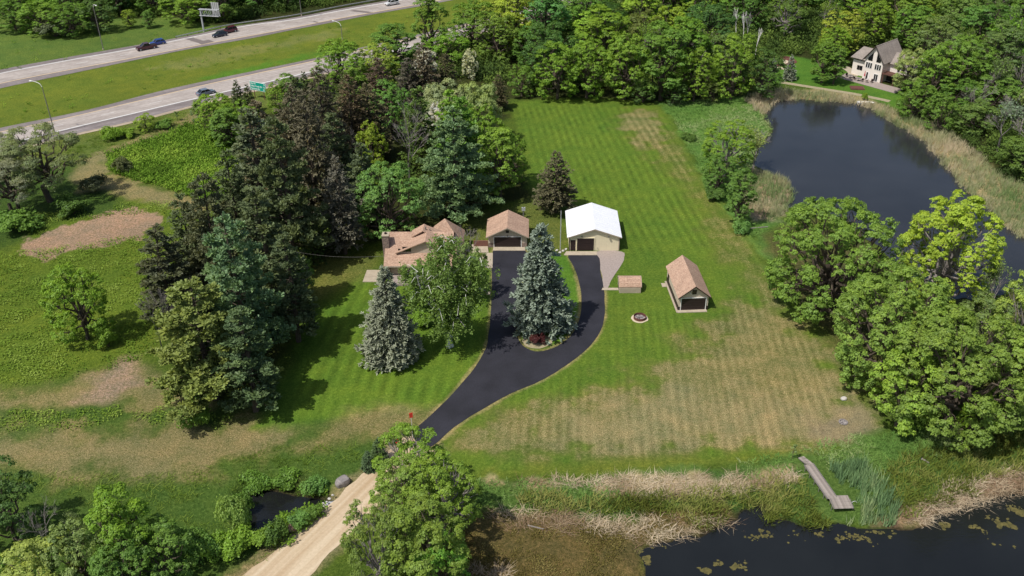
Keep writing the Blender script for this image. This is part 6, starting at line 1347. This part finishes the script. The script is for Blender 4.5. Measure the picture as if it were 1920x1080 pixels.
for i, (x, y, s) in enumerate([(609, 950, 0.28), (606, 945, 0.22), (618, 936, 0.25), (613, 942, 0.2), (624, 929, 0.2)]): rock(x, y, s, s*0.8, s*0.7, 'rock_pale', ['pale stone at the culvert mouth, lowest', 'small pale stone beside the lowest culvert stone', 'pale stone at the culvert, upper', 'small pale stone at the culvert middle', 'pale stone highest by the culvert road edge'][i], 10+i)
# fire pit
p = P(1199.5, 597, 0); t = empty('fire_pit', p, 0, 'round rusty steel fire pit on the lawn below the small shed', 'fire pit'); n = 20; m = MB()
ro, ri, h = 1.0, 0.93, 0.48
v = [(math.cos(a)*r_, math.sin(a)*r_, z) for r_, z in ((ro, 0), (ro, h), (ri, h), (ri, 0.05)) for a in [2*math.pi*i/n for i in range(n)]]
m.add(v, [(k*n+i, k*n+(i+1) % n, (k+1)*n+(i+1) % n, (k+1)*n+i) for k in range(3) for i in range(n)]); m.build('ring', M['rust'], t)
MB().tube((0, 0, 0.0), (0, 0, 0.12), 0.92, n=20).build('ash_bed', M['ash'], t)
m = MB(); [m.tube((math.cos(a)*0.6, math.sin(a)*0.6, 0.12), (-math.cos(a)*0.5, -math.sin(a)*0.3, 0.26), 0.07) for a in (0.2, 1.3, 2.5)]; m.build('log', M['ash'], t)
disc('bare_soil', (p.x, p.y), 1.35, 1.3, 0.0, 'sand', 'sandy ring around the fire pit', 'structure', th=0.03)
# stone fire ring on the brown lawn
p = P(1581, 792, 0); t = empty('fire_ring', p, 0, 'small sunken stone fire ring near the dock', 'fire ring')
disc_ = MB().tube((0, 0, 0), (0, 0, 0.05), 0.42, n=12).build('ash_bed', M['ash'], t)
sm = None
for i in range(11):
    a = 6.283*i/11
    if sm is None: m = MB().box(-0.13, 0.13, -0.09, 0.09, 0, 0.16); sm = m.build('stone', M['rock_grey'], t, bevel=0.03)
    else: q = sm.copy(); sc.collection.objects.link(q); q.location = (math.cos(a)*0.52, math.sin(a)*0.52, rnd.uniform(-0.02, 0.02)); q.rotation_euler = (0, 0, a+1.57); continue
    sm.location = (0.52, 0, 0); sm.rotation_euler = (0, 0, 1.57)
# mulch bed under the island spruce
disc('bare_soil', P(1008, 640, 0), 2.3, 1.9, 0.04, 'earth', 'mulch bed under the island spruce', 'structure', th=0.02)
# fallen log, driftwood
for x, y, x2, y2, r_, lb in [(1398, 429, 1440, 425, 0.14, 'fallen grey log at the marsh edge'), (1728, 860, 1742, 868, 0.16, 'short log lying in the bank grass'), (990, 985, 1020, 992, 0.1, 'grey dead branch at the marsh edge')]:
    a = P(x, y, 0.1); b = P(x2, y2, 0.1); o = MB().tube(a, b, r_, r_*0.6, 7).build('fallen_log', M['grey_bark']); tag(o, lb, 'log')
# orange-red gate markers
M['orange'] = simple('orange_red_plastic', (0.75, 0.06, 0.035), (0.62, 0.05, 0.03), 3)
for x, y, lb in [(746, 846, 'red marker flag beside the gravel road end, left one'), (777, 856, 'red marker flag among the leaves, right one')]:
    p = P(x, y, 0); t = empty('marker_flag', p, 0.3, lb, 'marker'); MB().tube((0, 0, 0), (0, 0, 7.2 if x > 760 else 2.0), 0.03).build('post', M['white'], t); z = 7.2 if x > 760 else 2.0; MB().box(-0.22, 0.22, -0.03, 0.03, z-0.75, z).build('flag', M['orange'], t)
# poles by the buildings
p = P(1050.5, 471, 0); t = empty('flag_pole', p, 0, 'tall thin pole at the left corner of the white barn', 'pole'); MB().tube((0, 0, 0), (0, 0, 8.1), 0.09, 0.06).build('pole', M['metal'], t); MB().box(-0.1, 0.1, -0.1, 0.1, 0, 0.5).build('footing', M['concrete'], t)
p = P(981.5, 410, 0); t = empty('utility_pole', p, 0, 'short service pole behind the garage roof', 'pole'); MB().tube((0, 0, 0), (0, 0, 2.4), 0.12).build('post', M['dkmetal'], t); MB().box(-0.35, 0.35, -0.15, 0.15, 1.7, 2.4).build('meter_box', M['metal'], t)
for i, (x, y) in enumerate([(1044, 470), (1050, 474), (1056, 471), (1061, 468)]): rock(x, y, 0.3, 0.25, 0.2, 'rock_pale', ['pale rock left of the barn corner pole', 'pale rock under the barn corner pole', 'pale rock between the pole and the barn', 'pale rock touching the barn corner'][i], 30+i)
# ------------------------------------------------------------------ highway furniture
def light_pole(x, y, ytop, arm_dir, label):
    p = P(x, y, 0); lo, hi = 2, 20
    for _ in range(25):
        m_ = (lo+hi)/2
        if Qy(p.x, p.y, m_)[1] > ytop: lo = m_
        else: hi = m_
    H = lo; t = empty('street_lamp', p, arm_dir, label, 'street lamp', 'lamp posts along the highway')
    MB().tube((0, 0, 0), (0, 0, H-0.9), 0.13, 0.08).build('pole', M['dkmetal'], t)
    m = MB(); pr = [(0, H-0.9), (0.35, H-0.25), (1.0, H+0.05), (2.0, H+0.2), (2.8, H+0.22)]
    for a, b in zip(pr[:-1], pr[1:]): m.tube((a[0], 0, a[1]), (b[0], 0, b[1]), 0.06)
    m.build('arm', M['white'], t); MB().box(2.7, 3.35, -0.16, 0.16, H+0.14, H+0.3).build('lamp_head', M['white'], t); MB().tube((0, 0, 0), (0, 0, 0.5), 0.22).build('base', M['concrete'], t)
hd = ang_of((100, 243), (400, 172)); 
light_pole(103, 250, 156, hd+math.pi/2+0.5, 'street lamp at the near carriageway on the left, white curved arm'); light_pole(194, 93.5, 8, hd-math.pi/2, 'street lamp on the bank beyond the far carriageway, at the left')
light_pole(565.5, 29.5, -22, hd-math.pi/2, 'street lamp behind the guardrail of the far carriageway'); light_pole(642, 74, 43, hd+math.pi/2+0.3, 'street lamp in front of the median, at the wood')
# cantilever sign seen from behind
p = P(382.5, 59, 0); a = ang_of((382, 59), (415, 64)); q = P(382, 59, 0); t = empty('sign_gantry', p, math.radians(-68)+0.0, 'grey steel gantry holding a highway sign seen from behind', 'sign gantry')
# arm reaches to the right in the picture; find its direction from the seen end
H1, H0 = 8.3, 6.1
def solve_h(p, yt):
    lo, hi = 0.5, 20
    for _ in range(25):
        m_ = (lo+hi)/2
        if Qy(p.x, p.y, m_)[1] > yt: lo = m_
        else: hi = m_
    return lo
H0 = solve_h(p, 28.5); H1 = solve_h(p, 17.0); pe = P(411, 30.5, H0); d = Vector((pe.x-p.x, pe.y-p.y, 0)); La = d.length; t.rotation_euler = (0, 0, math.atan2(d.y, d.x)); print('gantry', H0, H1, La)
MB().tube((0, 0, 0), (0, 0, H1), 0.28, 0.24, 10).build('column', M['metal'], t)
m = MB(); k = 9
for yy in (-0.45, 0.45):
    for zz in (H0, H1): m.tube((-0.4, yy, zz), (La, yy, zz), 0.09)
m.build('truss_chord', M['metal'], t); m = MB()
for i in range(k):
    x0 = La*i/k; x1 = La*(i+1)/k
    for yy in (-0.45, 0.45): m.tube((x0, yy, H0), (x1, yy, H1) if i % 2 == 0 else (x1, yy, H0), 0.045) if i % 2 == 0 else m.tube((x0, yy, H1), (x1, yy, H0), 0.045)
    for zz in (H0, H1): m.tube((x0, -0.45, zz), (x0, 0.45, zz), 0.045)
m.build('truss_web', M['metal'], t)
sg = MB().box(La*0.58, La*1.02, 0.55, 0.62, H0-0.3, H1+2.1).build('sign_panel', M['metal'], t); m = MB()
for i in range(5): x = La*(0.6+0.1*i); m.box(x-0.05, x+0.05, 0.46, 0.55, H0-0.2, H1+2.0)
m.build('stiffener', M['dkmetal'], sg)
# green road sign
p = P(480, 187, 0)
sl_, sr_ = 470, 497
hb = 4.2; pl_ = None
M['sign_green'] = simple('sign_green', (0.0, 0.30, 0.22), (0.0, 0.27, 0.20), 1, rough=0.4); M['sign_white'] = simple('sign_white', (0.72, 0.80, 0.76), (0.68, 0.76, 0.72), 1)
p0 = P(479.5, 184, 0); z0 = solve_h(p0, 168.5); z1 = solve_h(p0, 152.5); s = Qy(p0.x, p0.y, z0)[2]; print('sign', z0, z1, s)
# foot line of the sign: its left and right top corners at the same height give its heading
La_ = P(467.5, 151.5, z1); Ra_ = P(497.5, 157.2, z1); d = Ra_-La_; W_ = d.length; t = empty('road_sign', ((La_+Ra_)/2).to_2d().to_3d(), math.atan2(d.y, d.x), 'green highway sign with three white lines of road names', 'road sign'); print('sign w', W_, z1-z0)
MB().box(-W_/2, W_/2, -0.03, 0.03, z0, z1).build('border', M['sign_white'], t); MB().box(-W_/2+0.1, W_/2-0.1, -0.05, -0.03, z0+0.1, z1-0.1).build('panel', M['sign_green'], t)
for x in (-W_*0.3, W_*0.3): MB().box(x-0.08, x+0.08, 0.03, 0.14, 0, z1-0.2).build('post', M['rust'], t)
for i, (a, b) in enumerate((('Lake Rd', '\u00bd'), ('Valley Creek Rd', '1\u00bd'), ('Tamarack Rd', '2\u00bd'))):
    hgt = (z1-z0-0.2)/3
    for txt, x, al in ((a, -W_/2+0.25, 'LEFT'), (b, W_/2-0.22, 'RIGHT')):
        cu = bpy.data.curves.new('lettering', 'FONT'); cu.body = txt; cu.size = hgt*0.88; cu.align_x = al; cu.extrude = 0.005; cu.offset = 0.012; o = bpy.data.objects.new('lettering', cu); sc.collection.objects.link(o); o.parent = t
        cu.materials.append(M['sign_white']); o.location = (x, -0.056, z1-0.1-hgt*(i+0.75)); o.rotation_euler = (math.pi/2, 0, 0)
        mw = {'Valley Creek Rd': W_*0.70, 'Tamarack Rd': W_*0.56, 'Lake Rd': W_*0.32}.get(txt)
        bpy.context.view_layer.update()
        if mw and o.dimensions.x > 0: o.scale.x = mw/o.dimensions.x
        tm = bpy.data.meshes.new_from_object(o.evaluated_get(bpy.context.evaluated_depsgraph_get())); mo = bpy.data.objects.new('lettering', tm); sc.collection.objects.link(mo); mo.parent = t; mo.location = o.location; mo.rotation_euler = o.rotation_euler; mo.scale = o.scale
        if len(tm.materials) == 0: tm.materials.append(M['sign_white'])
        bpy.data.objects.remove(o)
# guardrail
gl = np.array(smooth_line(PP([(330, 72.5), (377, 62), (435, 49), (550, 32), (640, 14.5), (760, -7), (860, -26)]), 8)); tot = along(gl, 0)[1]; c0_ = gl[0]; t = empty('guardrail', (c0_[0], c0_[1], 0), 0, 'long steel guardrail along the far carriageway', 'guardrail')
pts = [along(gl, s_)[0]-c0_ for s_ in np.arange(0, tot, 3.8)]; m = MB()
for a, b in zip(pts[:-1], pts[1:]):
    d = (b-a)/np.linalg.norm(b-a); nn = np.array([-d[1], d[0]])*0.05
    for z0_, z1_, o_ in ((0.5, 0.6, 0.0), (0.6, 0.66, 0.04), (0.66, 0.76, 0)): m.add([(*(a-nn*(1+o_*10)), z0_), (*(b-nn*(1+o_*10)), z0_), (*(b-nn*(1+o_*10)), z1_), (*(a-nn*(1+o_*10)), z1_), (*(a+nn), z0_), (*(b+nn), z0_), (*(b+nn), z1_), (*(a+nn), z1_)], [(0, 1, 2, 3), (7, 6, 5, 4), (3, 2, 6, 7), (0, 4, 5, 1)])
m.build('rail', M['metal'], t); pm = None
for a in pts[:90]:
    if pm is None: m = MB().box(-0.07, 0.07, -0.07, 0.07, 0, 0.72); pm = mesh('post', m.v, m.f); pm.materials.append(M['rust'])
    o = link('post', pm, None, t); o.location = (a[0], a[1]+0.12, 0)
# ------------------------------------------------------------------ vehicles
def car(x, y, heading, kind, paint, label, cat='car', L=4.7, Wd_=1.85, dk=False):
    p = P(x, y, 0); key = 'paint_'+label[:12].replace(' ', '_')
    mt, nt, b = new_mat(key); b.inputs['Base Color'].default_value = (*paint, 1); b.inputs['Roughness'].default_value = 0.28; b.inputs['Coat Weight'].default_value = 0.6; b.inputs['Metallic'].default_value = 0.2
    f = noise_val(nt, 2, 3); nt.links.new(ramp(nt, f, [(0.3, tuple(v*0.93 for v in paint)), (0.7, paint)]), b.inputs['Base Color'])
    t = empty({'pickup': 'pickup_truck', 'suv': 'suv_car', 'sedan': 'sedan_car', 'hatch': 'hatchback_car'}[kind], (p.x, p.y, 0.05), heading, label, cat)
    h = L/2; H = {'sedan': 1.45, 'hatch': 1.5, 'suv': 1.75, 'pickup': 1.85}[kind]; bl = 0.62*H if kind != 'pickup' else 1.1; bl = {'sedan': 0.9, 'hatch': 0.95, 'suv': 1.1, 'pickup': 1.15}[kind]
    g = 0.25 if kind in ('sedan', 'hatch') else 0.35
    if kind == 'sedan': belt = [(-h, bl-0.05), (-h+0.9, bl), (h-1.5, bl), (h-0.25, bl-0.18), (h, bl-0.4)]; gh = [(-h+0.55, bl), (-h+1.25, H), (0.45, H), (h-1.35, bl)]
    elif kind == 'hatch': belt = [(-h, bl-0.05), (-h+0.7, bl), (h-1.3, bl), (h-0.2, bl-0.18), (h, bl-0.4)]; gh = [(-h+0.1, bl), (-h+0.6, H-0.03), (0.3, H), (h-1.15, bl)]
    elif kind == 'suv': belt = [(-h, bl), (h-1.3, bl), (h-0.15, bl-0.15), (h, bl-0.4)]; gh = [(-h+0.05, bl), (-h+0.4, H-0.04), (0.5, H), (h-1.25, bl)]
    else: belt = [(-h, bl), (h-1.5, bl), (h-0.1, bl-0.06), (h, bl-0.5)]; gh = [(-0.9, bl), (-0.75, H), (0.6, H), (h-1.35, bl)]
    hw_ = Wd_/2; out = [(-h, g)]+belt+[(h, g)]
    n = len(out); m = MB(); rows = [(hw_-0.05, 0.0), (hw_, 0.0), ]
    v = []
    for yy, ins in ((-hw_, 0.0), (hw_, 0.0)):
        v += [(px_*(1 if True else 1), yy, z) for px_, z in out]
    m.add(v, [tuple(range(n)), tuple(range(2*n-1, n-1, -1))]+[(i, i+n, (i+1) % n+n, (i+1) % n) for i in range(n)]); m.build('body', mt, t, bevel=0.09)
    if kind == 'pickup': MB().box(-h+0.12, -1.0, -hw_+0.12, hw_-0.12, bl-0.0, bl+0.012).build('bed_floor', M['black'], t)
    gi = 0.2; k = 4; m = MB(); w0_, w1_ = hw_-0.06, hw_-gi
    v = [(gh[0][0], -w0_, gh[0][1]), (gh[1][0], -w1_, gh[1][1]), (gh[2][0], -w1_, gh[2][1]), (gh[3][0], -w0_, gh[3][1])]; v += [(a_, -b_, c_) for a_, b_, c_ in v]
    m.add(v, [(0, 3, 2, 1), (4, 5, 6, 7), (0, 1, 5, 4), (1, 2, 6, 5), (2, 3, 7, 6)]); m.build('windows', M['glass'], t)
    m = MB(); m.slab((gh[1][0]-0.02, -w1_-0.02, H+0.035), (gh[2][0]+0.03, -w1_-0.02, H+0.035), (gh[2][0]+0.03, w1_+0.02, H+0.035), (gh[1][0]-0.02, w1_+0.02, H+0.035), 0.06); m.build('roof', mt, t, bevel=0.02)
    m = MB()
    for s in (-1, 1):
        for a_, b_ in ((gh[0], gh[1]), (gh[3], gh[2])): m.tube((a_[0], s*w0_, a_[1]), (b_[0], s*w1_, b_[1]), 0.045, n=5)
        xm = (gh[1][0]+gh[2][0])/2-0.05; m.tube((xm, s*w0_, bl), (xm, s*w1_, H), 0.045, n=5)
    m.build('pillars', mt, t); wh = None
    for wx in (-h+0.85, h-0.9):
        for s in (-1, 1):
            r_ = 0.33 if kind in ('sedan', 'hatch') else 0.39; w_ = MB().tube((wx, s*(hw_-0.16), r_), (wx, s*(hw_+0.03), r_), r_, n=14).build('wheel', M['black'], t); MB().tube((wx, s*(hw_-0.0), r_), (wx, s*(hw_+0.045), r_), r_*0.6, n=10).build('rim', M['metal'], w_)
    for s in (-1, 1):
        MB().box(h-0.12, h+0.02, s*0.62-0.2, s*0.62+0.2, bl-0.5, bl-0.33).build('headlight', M['white'], t); MB().box(-h-0.02, -h+0.1, s*0.66-0.16, s*0.66+0.16, bl-0.28, bl-0.12).build('taillight', M['red'], t)
    MB().box(h-0.02, h+0.03, -0.5, 0.5, g+0.1, g+0.32).build('grille', M['black'], t)
hu = ang_of((700, 22), (300, 90)); hl = ang_of((247, 210), (450, 160)); hl2 = ang_of((980, 28), (1060, 10))
car(275, 92.5, ang_of((330, 85), (233, 104)), 'pickup', (0.07, 0.012, 0.018), 'dark maroon pickup truck on the far carriageway', 'pickup truck', 5.8, 2.0)
car(296, 83.5, ang_of((370, 72), (253, 95)), 'hatch', (0.02, 0.06, 0.30), 'bright blue hatchback beside the maroon pickup', 'car', 4.4)
car(412, 68.5, ang_of((470, 57), (367, 78)), 'hatch', (0.02, 0.025, 0.05), 'dark navy hatchback near the road patch', 'car', 4.4)
car(431, 61, ang_of((470, 52), (400, 67)), 'suv', (0.10, 0.012, 0.03), 'maroon hatchback just behind the dark navy one', 'car', 4.6)
car(735, 9.5, ang_of((780, 2), (700, 16)), 'suv', (0.78, 0.79, 0.79), 'white crossover alone on the far carriageway', 'car', 4.7)
car(386.5, 177, ang_of((300, 197), (460, 156)), 'sedan', (0.16, 0.19, 0.23), 'grey blue sedan on the near carriageway', 'car', 4.9)
car(1015, 16, hl2, 'pickup', (0.015, 0.012, 0.015), 'black pickup half hidden by trees on the near carriageway', 'pickup truck', 5.6, 2.0)
# culvert pipe and service wire
p = P(612, 946, -0.6); o = MB().tube((p.x, p.y, -0.85), (p.x+2.2, p.y+0.6, -0.85), 0.5, n=14).build('culvert_pipe', M['metal']); tag(o, 'grey culvert pipe under the gravel road', 'pipe')

w = MB(); a_ = P(520, 466, 7.0); b_ = P(722, 480, 5.0); pr = [a_+(b_-a_)*(i/10)-Vector((0, 0, 0.8*math.sin(math.pi*i/10))) for i in range(11)]
for p, q in zip(pr[:-1], pr[1:]): w.tube(p, q, 0.02, n=4)
tag(w.build('service_wire', M['dkmetal']), 'thin wire running from the pine grove to the house', 'wire')
